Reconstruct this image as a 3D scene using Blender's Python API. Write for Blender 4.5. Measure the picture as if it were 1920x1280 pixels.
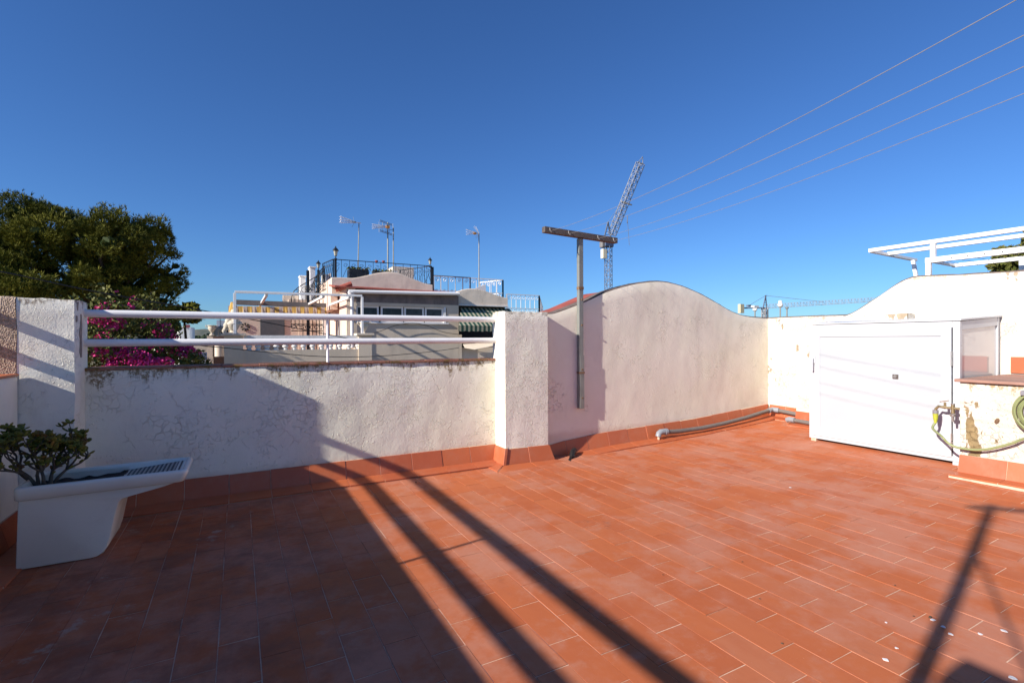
import bpy, bmesh, math, random
from mathutils import Vector, Matrix, noise, Quaternion
R = math.radians
for o in list(bpy.data.objects): bpy.data.objects.remove(o)
S = bpy.context.scene
COL = S.collection
# ------------------------------------------------------------------ camera
FPX, CAMH = 941.8, 1.2
yaw, pitch, roll = R(28.589), R(-0.2227), R(-0.2046)
fw = Vector((math.sin(yaw)*math.cos(pitch), math.cos(yaw)*math.cos(pitch), math.sin(pitch)))
r0 = Vector((math.cos(yaw), -math.sin(yaw), 0)); u0 = r0.cross(fw)
rt = math.cos(roll)*r0 + math.sin(roll)*u0
up = -math.sin(roll)*r0 + math.cos(roll)*u0
cd = bpy.data.cameras.new('camera'); cam = bpy.data.objects.new('camera', cd); COL.objects.link(cam)
cam.matrix_world = Matrix(((rt.x, up.x, -fw.x, 0), (rt.y, up.y, -fw.y, 0), (rt.z, up.z, -fw.z, CAMH), (0, 0, 0, 1)))
cd.sensor_width = 36; cd.lens = FPX/1920*36; cd.clip_start = .05; cd.clip_end = 40000
S.camera = cam
S.render.resolution_x, S.render.resolution_y = 1024, 682
# ------------------------------------------------------------------ light
SUNV = Vector((1, .162, -.51)).normalized()          # direction the light travels
elev = math.asin(-SUNV.z)
w = bpy.data.worlds.new('World'); S.world = w; w.use_nodes = True
wn = w.node_tree; bg = wn.nodes['Background']
sky = wn.nodes.new('ShaderNodeTexSky'); sky.sky_type = 'NISHITA'; sky.sun_disc = False
sky.sun_elevation = elev; sky.sun_rotation = math.atan2(-SUNV.x, -SUNV.y)
sky.altitude = 0; sky.air_density = 1.0; sky.dust_density = .1; sky.ozone_density = 1.0
mx = wn.nodes.new('ShaderNodeMix'); mx.data_type = 'RGBA'; mx.blend_type = 'MULTIPLY'; mx.inputs[0].default_value = 1.   # camera white balance of the blue sky
wn.links.new(sky.outputs[0], mx.inputs[6]); mx.inputs[7].default_value = (.395, .735, 1.30, 1)
wn.links.new(mx.outputs[2], bg.inputs[0]); bg.inputs[1].default_value = .062
sl = bpy.data.lights.new('sun', 'SUN'); so = bpy.data.objects.new('sun', sl); COL.objects.link(so)
sl.energy = 4.8; sl.angle = R(.6); sl.color = (1, .93, .84)
so.rotation_euler = SUNV.to_track_quat('-Z', 'Y').to_euler(); so.location = (-8, -2, 9)
S.view_settings.view_transform = 'Standard'; S.view_settings.look = 'None'
S.view_settings.exposure = .72; S.view_settings.gamma = 1
S.cycles.max_bounces = 6

# ------------------------------------------------------------------ helpers
def _ray(px, py): return rt*((px-960)/FPX) + up*(-(py-640)/FPX) + fw
def at(px, py, Y):
    d = _ray(px, py); t = Y/d.y; return Vector((d.x*t, Y, CAMH+d.z*t))
def atx(px, py, X):
    d = _ray(px, py); t = X/d.x; return Vector((X, d.y*t, CAMH+d.z*t))
def tag(o, label=None, cat=None, group=None, kind=None):
    for k, v in (('label', label), ('category', cat), ('group', group), ('kind', kind)):
        if v: o[k] = v
    return o
def thing(name, label, cat, loc=(0, 0, 0), group=None):
    o = bpy.data.objects.new(name, None); COL.objects.link(o); o.location = loc; o.empty_display_size = .1
    return tag(o, label, cat, group)
class MB:
    def __init__(s): s.v = []; s.f = []; s.m = []; s.c = None
    def add(s, vs, fs, mi=0):
        b = len(s.v); s.v += [tuple(v) for v in vs]; s.f += [tuple(i+b for i in f) for f in fs]; s.m += [mi]*len(fs); return s
    def hexa(s, p, mi=0):   # p: 8 points, bottom 4 ccw, top 4 ccw
        return s.add(p, [(0, 3, 2, 1), (4, 5, 6, 7), (0, 1, 5, 4), (1, 2, 6, 5), (2, 3, 7, 6), (3, 0, 4, 7)], mi)
    def box(s, a, b, mi=0):
        x0, y0, z0 = [min(a[i], b[i]) for i in range(3)]; x1, y1, z1 = [max(a[i], b[i]) for i in range(3)]
        return s.hexa([(x0, y0, z0), (x1, y0, z0), (x1, y1, z0), (x0, y1, z0), (x0, y0, z1), (x1, y0, z1), (x1, y1, z1), (x0, y1, z1)], mi)
    def tube(s, pts, r, n=8, mi=0, cap=True):
        pts = [Vector(p) for p in pts]; rs = r if isinstance(r, (list, tuple)) else [r]*len(pts)
        base = len(s.v); prev = None
        for i, p in enumerate(pts):
            t = (pts[min(i+1, len(pts)-1)]-pts[max(i-1, 0)]).normalized()
            if prev is None:
                a = Vector((0, 0, 1)) if abs(t.z) < .9 else Vector((1, 0, 0)); e1 = t.cross(a).normalized()
            else:
                e1 = (prev - t*prev.dot(t)).normalized()
            prev = e1; e2 = t.cross(e1)
            for k in range(n):
                an = 2*math.pi*k/n; s.v.append(tuple(p+(e1*math.cos(an)+e2*math.sin(an))*rs[i]))
        for i in range(len(pts)-1):
            for k in range(n):
                a = base+i*n+k; b = base+i*n+(k+1) % n; s.f.append((a, b, b+n, a+n)); s.m.append(mi)
        if cap:
            s.f.append(tuple(base+k for k in reversed(range(n)))); s.m.append(mi)
            e = base+(len(pts)-1)*n; s.f.append(tuple(e+k for k in range(n))); s.m.append(mi)
        return s
    def bar(s, a, b, w_, h_, mi=0, upv=(0, 0, 1)):   # rectangular bar
        a = Vector(a); b = Vector(b); t = (b-a).normalized(); U = Vector(upv)
        if abs(t.dot(U)) > .98: U = Vector((0, 1, 0))
        sd = t.cross(U).normalized()*w_/2; U = sd.cross(t).normalized()*h_/2
        return s.hexa([a-sd-U, a+sd-U, b+sd-U, b-sd-U, a-sd+U, a+sd+U, b+sd+U, b-sd+U], mi)
    def lathe(s, c, prof, n=14, mi=0):
        base = len(s.v); c = Vector(c)
        for r, z in prof:
            for k in range(n):
                a = 2*math.pi*k/n; s.v.append((c.x+r*math.cos(a), c.y+r*math.sin(a), c.z+z))
        for i in range(len(prof)-1):
            for k in range(n):
                a = base+i*n+k; b = base+i*n+(k+1) % n; s.f.append((a, b, b+n, a+n)); s.m.append(mi)
        s.f.append(tuple(base+k for k in reversed(range(n)))); s.m.append(mi)
        e = base+(len(prof)-1)*n; s.f.append(tuple(e+k for k in range(n))); s.m.append(mi)
        return s
    def prism(s, pts, d, mi=0):   # polygon pts (3d) extruded by vector d
        n = len(pts); d = Vector(d); p = [Vector(q) for q in pts]
        return s.add(p+[q+d for q in p], [tuple(reversed(range(n))), tuple(range(n, 2*n))]+[(i, (i+1) % n, (i+1) % n+n, i+n) for i in range(n)], mi)
    def build(s, name, mats, parent=None, smooth=False, bevel=0, seg=2, fix=True):
        me = bpy.data.meshes.new(name); org = Vector((0, 0, 0))
        if parent is not None:
            q = parent
            while q is not None: org += q.location; q = q.parent
        me.from_pydata([tuple(Vector(v)-org) for v in s.v], [], s.f)
        ms = mats if isinstance(mats, (list, tuple)) else [mats]
        for m_ in ms: me.materials.append(m_)
        me.polygons.foreach_set('material_index', s.m)
        if fix:
            bm = bmesh.new(); bm.from_mesh(me); bmesh.ops.recalc_face_normals(bm, faces=bm.faces); bm.to_mesh(me); bm.free()
        if smooth:
            me.polygons.foreach_set('use_smooth', [True]*len(me.polygons))
            if smooth != 'all': me.set_sharp_from_angle(angle=R(40))
        o = bpy.data.objects.new(name, me); COL.objects.link(o)
        if parent is not None: o.parent = parent
        if bevel:
            b = o.modifiers.new('bevel', 'BEVEL'); b.width = bevel; b.segments = seg; b.limit_method = 'ANGLE'; b.angle_limit = R(40)
        return o
def copytree(o, off=(0, 0, 0), par=None, rename=None):
    c = o.copy(); COL.objects.link(c)
    if par is None: c.location = o.location+Vector(off)
    else: c.parent = par
    for ch in list(o.children): copytree(ch, par=c)
    return c

# ------------------------------------------------------------------ shader helpers
class Sh:
    def __init__(s, name, rough=.7, metal=0, spec=.5):
        s.m = bpy.data.materials.new(name); s.m.use_nodes = True; s.t = s.m.node_tree
        s.b = s.t.nodes['Principled BSDF']; s.b.inputs['Roughness'].default_value = rough
        s.b.inputs['Metallic'].default_value = metal; s.b.inputs['Specular IOR Level'].default_value = spec
        s._pos = None
    def n(s, ty, ins=None, out=0, **pr):
        nd = s.t.nodes.new('ShaderNode'+ty)
        for k, v in pr.items(): setattr(nd, k, v)
        for k, v in (ins or {}).items(): s.set(nd.inputs[k], v)
        return nd.outputs[out]
    def set(s, sock, v):
        if isinstance(v, bpy.types.NodeSocket): s.t.links.new(v, sock)
        else:
            if hasattr(sock.default_value, '__len__') and len(sock.default_value) == 4 and len(v) == 3: v = (*v, 1)
            sock.default_value = v
    @property
    def pos(s):
        if s._pos is None: s._pos = s.n('NewGeometry', out='Position')
        return s._pos
    def math(s, op, a, b=0., c=0., clamp=False): return s.n('Math', {0: a, 1: b, 2: c}, operation=op, use_clamp=clamp)
    def noise(s, scale, detail=4, rough=.55, vec=None, off=0, dist=0, sc=None):
        v = s.pos if vec is None else vec
        if sc is not None or off:
            v = s.n('Mapping', {'Vector': v, 'Location': (off, off*.7, off*1.3), 'Scale': sc or (1, 1, 1)})
        return s.n('TexNoise', {'Vector': v, 'Scale': scale, 'Detail': detail, 'Roughness': rough, 'Distortion': dist})
    def ramp(s, f, a, b, smooth=True):   # remap a..b -> 0..1
        return s.n('MapRange', {'Value': f, 'From Min': a, 'From Max': b, 'To Min': 0., 'To Max': 1.}, interpolation_type='SMOOTHSTEP' if smooth else 'LINEAR')
    def mix(s, f, a, b, mode='MIX'):
        nd = s.t.nodes.new('ShaderNodeMix'); nd.data_type = 'RGBA'; nd.blend_type = mode
        s.set(nd.inputs[0], f); s.set(nd.inputs[6], a); s.set(nd.inputs[7], b); return nd.outputs[2]
    def col(s, c): s.set(s.b.inputs['Base Color'], c); return s
    def rough(s, c): s.set(s.b.inputs['Roughness'], c); return s
    def bump(s, h, strength=1., dist=1.):
        s.set(s.b.inputs['Normal'], s.n('Bump', {'Height': h, 'Strength': strength, 'Distance': dist})); return s
def paint(name, c, rough=.5, metal=0, var=.12, dirt=(.25, .2, .15), dirta=.25, sc=6, bmp=.0004, spec=.5):
    s = Sh(name, rough, metal, spec)
    f = s.ramp(s.noise(sc, 5), .35, .75)
    c2 = tuple(x*(1-var) for x in c)
    cc = s.mix(f, c, c2)
    g = s.math('MULTIPLY', s.ramp(s.noise(sc*2.7, 6, .65, off=3.1), .55, .8), dirta)
    s.col(s.mix(g, cc, dirt)); s.rough(s.n('MapRange', {'Value': s.noise(sc*2, 4, off=7), 'To Min': max(.05, rough-.12), 'To Max': min(1, rough+.15)}))
    if bmp: s.bump(s.math('MULTIPLY', s.noise(sc*12, 3), bmp))
    return s.m
def stucco(name, c=(.80, .77, .75), c2=(.72, .69, .67), flake=1., crack=.5, grain=1., ztop=None, topdepth=.12, topcol=(.30, .24, .15), topamt=.8,
           patch=0., patchcol=(.50, .38, .24), grime=0.15, fsc=7.0, base=None, off=0.):
    s = Sh(name, .85, 0, .25)
    P = s.pos
    wob = s.n('VectorMath', {0: s.n('TexNoise', {'Vector': P, 'Scale': 9., 'Detail': 6., 'Roughness': .65}, out='Color'), 1: (.5, .5, .5)}, operation='SUBTRACT')
    wob = s.n('VectorMath', {0: wob, 3: .10}, operation='SCALE')
    PW = s.n('VectorMath', {0: P, 1: wob}, operation='ADD')
    f = s.ramp(s.noise(1.6, 5, off=off), .35, .7)
    cc = s.mix(f, c, c2)
    zz = s.n('SeparateXYZ', {0: P}, out='Z')
    cc = s.mix(s.math('MULTIPLY', s.ramp(s.noise(2.4, 4, .5, off=51+off), .45, .6), .55), cc, tuple(x*y for x, y in zip(c2, (1.02, 1.06, 1.02))))
    # cracks
    vor = s.n('TexVoronoi', {'Vector': PW, 'Scale': fsc*.62}, out='Distance', feature='DISTANCE_TO_EDGE')
    ck = s.math('SUBTRACT', 1., s.ramp(vor, .0, .018))
    ckm = s.ramp(s.noise(1.9, 3, off=5+off), .60-.12*crack, .66-.10*crack)
    ckm2 = s.ramp(s.noise(7., 2, off=2+off), .42, .55)
    ckf = s.math('MULTIPLY', s.math('MULTIPLY', ck, ckm), ckm2)
    # lifted flake ridges
    vor2 = s.n('TexVoronoi', {'Vector': PW, 'Scale': fsc*3.2}, out='Distance', feature='DISTANCE_TO_EDGE')
    rd = s.math('SUBTRACT', 1., s.ramp(vor2, .0, .060))
    rm = s.ramp(s.noise(2.3, 4, .6, off=11+off), .62-.16*flake, .72-.14*flake)
    rm2 = s.ramp(s.noise(15., 3, off=8), .40, .54)
    rf = s.math('MULTIPLY', s.math('MULTIPLY', rd, rm), rm2)
    # peeling plateaus (edges of lost paint)
    pl = s.ramp(s.noise(9., 6, .7, off=17+off), .56, .575)
    plm = s.math('MULTIPLY', pl, rm)
    hgt = s.math('MULTIPLY', rf, .0034)
    bl = s.math('MULTIPLY', s.ramp(s.noise(46., 2, .5, off=14), .60, .70), s.ramp(s.noise(2.9, 4, .6, off=13+off), .60-.10*flake, .70-.10*flake))
    hgt = s.math('ADD', hgt, s.math('MULTIPLY', bl, .0034*flake))
    hgt = s.math('SUBTRACT', hgt, s.math('MULTIPLY', ckf, .0022*crack))
    hgt = s.math('SUBTRACT', hgt, s.math('MULTIPLY', plm, .0006*flake))
    hgt = s.math('ADD', hgt, s.math('MULTIPLY', s.noise(70., 4, .65), .0019*grain))
    hgt = s.math('ADD', hgt, s.math('MULTIPLY', s.noise(18., 4, .6, off=2), .0026*grain))
    hgt = s.math('ADD', hgt, s.math('MULTIPLY', s.noise(3., 2, .5, off=9), .006*grain))
    pp = None
    if patch:
        pn = s.noise(3.4, 7, .62, off=23+off, dist=.3, sc=(1, 1, .6))
        pp = s.ramp(pn, .72-.2*patch, .735-.2*patch)
        rough_p = s.ramp(s.noise(26., 4), .3, .7)
        cc = s.mix(pp, cc, s.mix(rough_p, patchcol, tuple(x*.72 for x in patchcol)))
        hgt = s.math('SUBTRACT', hgt, s.math('MULTIPLY', pp, .003))
    cc = s.mix(s.math('MULTIPLY', ckf, .26*crack), cc, (.34, .25, .19))
    gr = s.math('MULTIPLY', s.ramp(s.noise(4.2, 7, .7, off=31, sc=(1, 1, .45)), .5, .8), grime)
    cc = s.mix(gr, cc, (.42, .34, .26))
    if ztop is not None:
        drip = s.math('MULTIPLY', s.noise(11., 5, .7, off=41, sc=(1, 1, .18)), topdepth*4.4)
        drip = s.math('SUBTRACT', drip, topdepth*1.98)
        dd = s.math('ADD', s.math('SUBTRACT', zz, ztop-topdepth*.35), drip)
        tp = s.ramp(dd, 0., topdepth*.5)
        spk = s.ramp(s.noise(40., 4, .7, off=6), .38, .55)
        cc = s.mix(s.math('MULTIPLY', s.math('MULTIPLY', tp, spk), topamt), cc, topcol)
    if base is not None:   # dusty base line
        bb = s.ramp(s.math('ADD', zz, s.math('MULTIPLY', s.noise(9., 4), .06)), base+.09, base+.02)
        cc = s.mix(s.math('MULTIPLY', bb, .35), cc, (.50, .30, .20))
    s.col(cc); s.bump(hgt); return s.m

# ------------------------------------------------------------------ materials
M = {}
M['w1'] = stucco('stucco_low_wall', c=(.87, .84, .71), c2=(.79, .745, .62), flake=1.15, crack=.95, ztop=1.0, topdepth=.13, topcol=(.22, .15, .06), topamt=.9, base=.16)
M['pil'] = stucco('stucco_pillar', c=(.87, .84, .72), c2=(.80, .755, .64), flake=1.5, crack=.8, ztop=1.47, topdepth=.06, topcol=(.28, .22, .17), topamt=.75, grime=.2, off=3.3)
M['pil1'] = stucco('stucco_corner_pillar', c=(.86, .83, .72), c2=(.79, .755, .64), flake=.95, crack=.25, ztop=1.47, topdepth=.06, topcol=(.25, .2, .15), topamt=.9, grime=.25, off=8.8, patch=.25, patchcol=(.33, .29, .25))
M['w3'] = stucco('stucco_curved_wall', c=(.86, .805, .67), c2=(.79, .725, .60), flake=.62, crack=.30, grain=.55, ztop=None, grime=.25, off=1.7, base=.2)
M['w5'] = stucco('stucco_bright_wall', c=(.66, .61, .55), c2=(.58, .53, .47), flake=.9, crack=.6, ztop=1.51, topdepth=.10, topcol=(.42, .30, .17), topamt=.8, patch=.52, patchcol=(.40, .31, .21), off=5.1)
M['w5b'] = stucco('stucco_stepped_wall', c=(.66, .61, .55), c2=(.58, .53, .47), flake=.9, crack=.6, ztop=1.85, topdepth=.07, topcol=(.42, .31, .2), topamt=.8, patch=.54, patchcol=(.42, .33, .23), off=9.4)
M['pier'] = stucco('stucco_stained_block', c=(.66, .60, .53), c2=(.56, .50, .43), flake=1.2, crack=.6, ztop=.84, topdepth=.10, topcol=(.33, .24, .12), topamt=.9, patch=.76, patchcol=(.30, .22, .11), off=2.2)
M['w0'] = stucco('stucco_side_wall', c=(.82, .77, .66), c2=(.72, .67, .56), flake=.8, crack=.5, off=6.)
s = Sh('rough_render', .95, 0, .15)
s.col(s.mix(s.ramp(s.noise(60., 5), .35, .65), (.55, .42, .32), (.34, .25, .18)))
s.bump(s.math('MULTIPLY', s.n('TexVoronoi', {'Vector': s.pos, 'Scale': 110.}, out='Distance'), .006)); M['roughcast'] = s.m
# floor tiles
s = Sh('terracotta_floor', .55, 0, .10)
att = s.n('Attribute', attribute_name='tcol', out='Color')
sep = s.t.nodes.new('ShaderNodeSeparateColor'); s.t.links.new(att, sep.inputs[0])
r_, g_, b_ = sep.outputs[0], sep.outputs[1], sep.outputs[2]
c = s.mix(r_, (.475, .138, .053), (.43, .115, .044))
c = s.mix(s.math('MULTIPLY', s.ramp(g_, .6, 1.), .7), c, (.46, .17, .088))
c = s.mix(s.math('MULTIPLY', s.ramp(b_, .82, 1.), .55), c, (.38, .10, .045))
streak = s.ramp(s.noise(14., 6, .65, sc=(1, .22, 1), off=4), .40, .72)
c = s.mix(s.math('MULTIPLY', streak, .40), c, (.41, .11, .048))
dust = s.ramp(s.noise(2.1, 7, .68, off=12), .42, .62)
c = s.mix(s.math('MULTIPLY', dust, .62), c, (.475, .215, .145))
dust2 = s.ramp(s.noise(7., 7, .72, off=15), .53, .68)
c = s.mix(s.math('MULTIPLY', dust2, .30), c, (.47, .25, .175))
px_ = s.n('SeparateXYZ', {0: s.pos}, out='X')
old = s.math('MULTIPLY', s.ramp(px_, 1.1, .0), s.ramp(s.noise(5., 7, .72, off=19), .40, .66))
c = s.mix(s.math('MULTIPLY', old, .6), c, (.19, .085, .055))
dk_ = s.math('MULTIPLY', s.ramp(s.noise(3.3, 8, .75, off=33), .57, .70), s.ramp(s.noise(30., 4, .7), .4, .6))
c = s.mix(s.math('MULTIPLY', dk_, .5), c, (.24, .10, .065))
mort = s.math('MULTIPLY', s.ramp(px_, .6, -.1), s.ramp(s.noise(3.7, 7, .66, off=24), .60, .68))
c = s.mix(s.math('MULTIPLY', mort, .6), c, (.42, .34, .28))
speck = s.ramp(s.noise(170., 2, .5, off=2), .73, .78)
c = s.mix(s.math('MULTIPLY', speck, .5), c, (.6, .45, .36))
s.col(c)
s.rough(s.n('MapRange', {'Value': s.noise(8., 5, off=3), 'From Min': .3, 'From Max': .7, 'To Min': .55, 'To Max': .8}))
hh = s.math('ADD', s.math('MULTIPLY', s.noise(5., 3, off=1), .0022), s.math('MULTIPLY', s.noise(60., 4, .6, sc=(1, .3, 1)), .00035))
s.bump(hh); M['floor'] = s.m
s = Sh('floor_grout', .95, 0, .1)
gn = s.ramp(s.noise(2.6, 5, .6, off=2), .34, .52)
gx = s.n('SeparateXYZ', {0: s.pos}, out='X')
gn2 = s.math('ADD', s.math('MULTIPLY', gn, .75), s.math('MULTIPLY', s.ramp(s.noise(40., 3), .5, .6), .15), clamp=True)
s.col(s.mix(gn2, (.25, .11, .065), (.72, .50, .36))); M['grout'] = s.m
# skirting tiles (glazed, more orange)
s = Sh('terracotta_skirting', .45, 0, .4)
att = s.n('Attribute', attribute_name='tcol', out='Fac')
c = s.mix(att, (.47, .125, .045), (.39, .095, .04))
c = s.mix(s.math('MULTIPLY', s.ramp(s.noise(6., 6, .7, off=2), .45, .75), .35), c, (.42, .19, .12))
s.col(c); s.bump(s.math('MULTIPLY', s.noise(20., 3), .0012)); M['skirt'] = s.m
M['mortar'] = paint('cream_mortar', (.62, .46, .33), .95, var=.35, sc=14, dirta=.5, bmp=.002)
s = Sh('mossy_coping', .9, 0, .2)
c = s.mix(s.ramp(s.noise(7., 6, .7), .4, .65), (.36, .17, .12), (.22, .11, .08))
c = s.mix(s.math('MULTIPLY', s.ramp(s.noise(12., 6, .75, off=5), .50, .62), .9), c, (.16, .12, .03))
s.col(c); s.bump(s.math('MULTIPLY', s.noise(50., 4), .003)); M['coping'] = s.m
M['topgrime'] = paint('grimy_wall_top', (.16, .12, .10), .95, var=.4, sc=14, dirt=(.10, .07, .05), dirta=.6, bmp=.002)
M['bright_white'] = paint('bright_white_rod', (.85, .84, .82), .5, var=.03, bmp=0, dirta=0)
s = Sh('glossy_side_panel', .03, 0, .5); s.b.inputs['IOR'].default_value = 1.75; s.col((.60, .585, .565)); M['gloss_panel'] = s.m
M['wire'] = paint('clothesline_wire', (.25, .24, .235), .5, var=.2, sc=30, bmp=0)
M['white_metal'] = paint('white_painted_metal', (.80, .79, .78), .35, var=.05, dirt=(.4, .3, .2), dirta=.12, sc=5, bmp=.0002)
M['white_alu'] = paint('white_lacquered_aluminium', (.50, .52, .545), .3, var=.03, dirt=(.55, .5, .42), dirta=.15, sc=3, bmp=0)
M['white_panel'] = paint('white_panel', (.415, .44, .465), .35, var=.04, dirt=(.55, .5, .45), dirta=.12, sc=2.5, bmp=0)
M['galv'] = paint('galvanised_steel', (.235, .245, .225), .5, .25, var=.2, dirt=(.25, .2, .15), dirta=.25, sc=9)
M['brownsteel'] = paint('weathered_steel', (.125, .10, .085), .6, .2, var=.3, dirt=(.22, .13, .08), dirta=.4, sc=12)
M['rust'] = paint('rust', (.22, .13, .07), .9, var=.4, sc=40)
M['brass'] = paint('old_brass', (.45, .36, .2), .35, .8, var=.25, sc=30)
M['chrome'] = paint('dull_chrome', (.6, .58, .54), .3, .9, var=.2, sc=30, bmp=0)
M['pvc'] = paint('grey_pvc_pipe', (.15, .135, .125), .45, var=.15, dirt=(.4, .25, .18), dirta=.35, sc=12)
M['pvc2'] = paint('pale_pvc_fitting', (.25, .27, .30), .4, var=.15, sc=15)
M['black'] = paint('black_rubber', (.015, .014, .014), .5, var=.3, sc=20)
M['iron'] = paint('black_wrought_iron', (.018, .022, .028), .45, .2, var=.3, sc=10, bmp=0)
M['hose'] = paint('green_hose', (.25, .28, .12), .45, var=.2, sc=10, bmp=0)
M['yellow'] = paint('yellow_plastic', (.42, .45, .05), .4, var=.1, sc=20, bmp=0)
M['greyplastic'] = paint('grey_plastic', (.22, .21, .23), .45, var=.1, sc=10, bmp=0)
M['ceramic'] = paint('white_ceramic', (.78, .73, .62), .18, var=.06, dirt=(.45, .38, .3), dirta=.2, sc=4, bmp=.0003)
M['soil'] = paint('dark_soil', (.045, .03, .02), .95, var=.5, sc=30, bmp=.01)
M['dark'] = paint('dark_void', (.02, .018, .018), .8, sc=3, bmp=0)  # near-black: darkness of slots, openings and interiors put into the colour
s = Sh('glass_pane', .06, 0, .5); s.b.inputs['Transmission Weight'].default_value = 1.; s.b.inputs['IOR'].default_value = 1.1
s.col((.9, .93, .92)); M['glass'] = s.m
s = Sh('dark_window_glass', .12, 0, .25); s.col(s.mix(s.ramp(s.noise(3.), .4, .6), (.03, .035, .04), (.06, .065, .07))); M['wglass'] = s.m
def facade(name, c, c2, sc=1.2, streak=.35, dk=(.2, .17, .15)):
    s = Sh(name, .9, 0, .2)
    cc = s.mix(s.ramp(s.noise(sc, 6, .6), .35, .7), c, c2)
    st = s.math('MULTIPLY', s.ramp(s.noise(3.5, 6, .65, off=4, sc=(1, 1, .25)), .5, .75), streak)
    s.col(s.mix(st, cc, dk)); s.bump(s.math('MULTIPLY', s.noise(30., 4), .004)); return s.m
M['f_grey'] = facade('grey_render', (.66, .56, .44), (.55, .47, .37), streak=.2)
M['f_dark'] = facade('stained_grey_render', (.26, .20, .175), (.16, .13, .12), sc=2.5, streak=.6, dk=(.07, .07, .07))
M['f_taupe'] = facade('taupe_render', (.76, .65, .53), (.66, .57, .46), streak=.2)
M['f_beige'] = facade('beige_render', (.66, .54, .43), (.60, .48, .38), streak=.15)
M['f_peach'] = facade('peach_render', (.72, .53, .42), (.74, .58, .46), streak=.1)
M['f_white'] = facade('whitewash', (.78, .77, .75), (.70, .69, .67), streak=.2)
M['redtile'] = paint('red_roof_paint', (.36, .085, .055), .7, var=.35, sc=5, dirta=.4, dirt=(.1, .05, .04))
M['stone'] = paint('cast_stone', (.66, .58, .46), .85, var=.25, sc=9, dirta=.4, dirt=(.35, .25, .15), bmp=.004)
M['beam'] = paint('dark_awning_case', (.17, .15, .135), .6, var=.2, sc=4)

# ================================================================== THE TERRACE
def lerp_tab(x, tab):
    if x <= tab[0][0]: return tab[0][1]
    for (a, b), (c_, d) in zip(tab, tab[1:]):
        if x <= c_:
            return b+(d-b)*(x-a)/(c_-a)
    return tab[-1][1]
def smooth_tab(x, tab):
    if x <= tab[0][0]: return tab[0][1]
    for i in range(len(tab)-1):
        (a, b), (c_, d) = tab[i], tab[i+1]
        if x <= c_:
            m0 = (tab[i+1][1]-tab[i-1][1])/(tab[i+1][0]-tab[i-1][0]) if i > 0 else (d-b)/(c_-a)
            m1 = (tab[i+2][1]-b)/(tab[i+2][0]-a) if i+2 < len(tab) else (d-b)/(c_-a)
            h = c_-a; t = (x-a)/h
            return (2*t**3-3*t*t+1)*b+(t**3-2*t*t+t)*h*m0+(-2*t**3+3*t*t)*d+(t**3-t*t)*h*m1
    return tab[-1][1]
def zf(x, y):
    z = lerp_tab(x, [(-9, 0), (3.0, 0), (3.6, .012), (4.9, .052), (6.4, .14), (9, .2)])
    return z
TW, TL = .1425, .304
rng = random.Random(5)
fm = MB(); cols = []
nx0, nx1 = -12, 50
for i in range(nx0, nx1):
    x0 = i*TW+.068; x1 = x0+TW
    off = (.5*(i % 2)+rng.uniform(-.035, .035))*TL
    j0 = int((-3.2)/TL)-1
    for j in range(j0, 17):
        y0 = j*TL+off; y1 = y0+TL
        if x1 > 6.7: continue
        if y0 > 4.75: continue
        g = rng.choice([.0007, .0009, .0012, .0018]); ch = .0004
        dz = rng.uniform(-.0005, .0005); tx = rng.uniform(-.0004, .0004); ty = rng.uniform(-.0004, .0004); sk = rng.uniform(-.0012, .0012)
        def P(x, y, d): return (x, y, zf(x, y)+dz+(tx if x > (x0+x1)/2 else -tx)+(ty if y > (y0+y1)/2 else -ty)-d)
        g2 = rng.choice([.0014, .0018, .0024, .003]); a, b, c_, d = x0+g+sk, x1-g+sk, y0+g2, y1-g2
        o_ = [P(a, c_, .0022), P(b, c_, .0022), P(b, d, .0022), P(a, d, .0022)]
        q_ = [P(a+ch, c_+ch, 0), P(b-ch, c_+ch, 0), P(b-ch, d-ch, 0), P(a+ch, d-ch, 0)]
        fm.add(o_+q_, [(4, 5, 6, 7), (0, 1, 5, 4), (1, 2, 6, 5), (2, 3, 7, 6), (3, 0, 4, 7)])
        rc = (rng.random(), rng.random(), rng.random(), 1); cols += [rc]*20
# grout sheet below
nb = len(fm.v); xs = [-1.7+.05*k for k in range(169)]; ys = [-3.5+.1*k for k in range(84)]
for x in xs:
    for y in ys: fm.v.append((x, y, zf(x, y)-.0016))
for i in range(len(xs)-1):
    for j in range(len(ys)-1):
        a = nb+i*len(ys)+j; fm.f.append((a, a+len(ys), a+len(ys)+1, a+1)); fm.m.append(1); cols += [(0, 0, 0, 1)]*4
fl = fm.build('terrace_floor', [M['floor'], M['grout']], fix=False); tag(fl, kind='structure')
ca = fl.data.color_attributes.new('tcol', 'FLOAT_COLOR', 'CORNER'); ca.data.foreach_set('color', [v for c4 in cols for v in c4])

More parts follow.
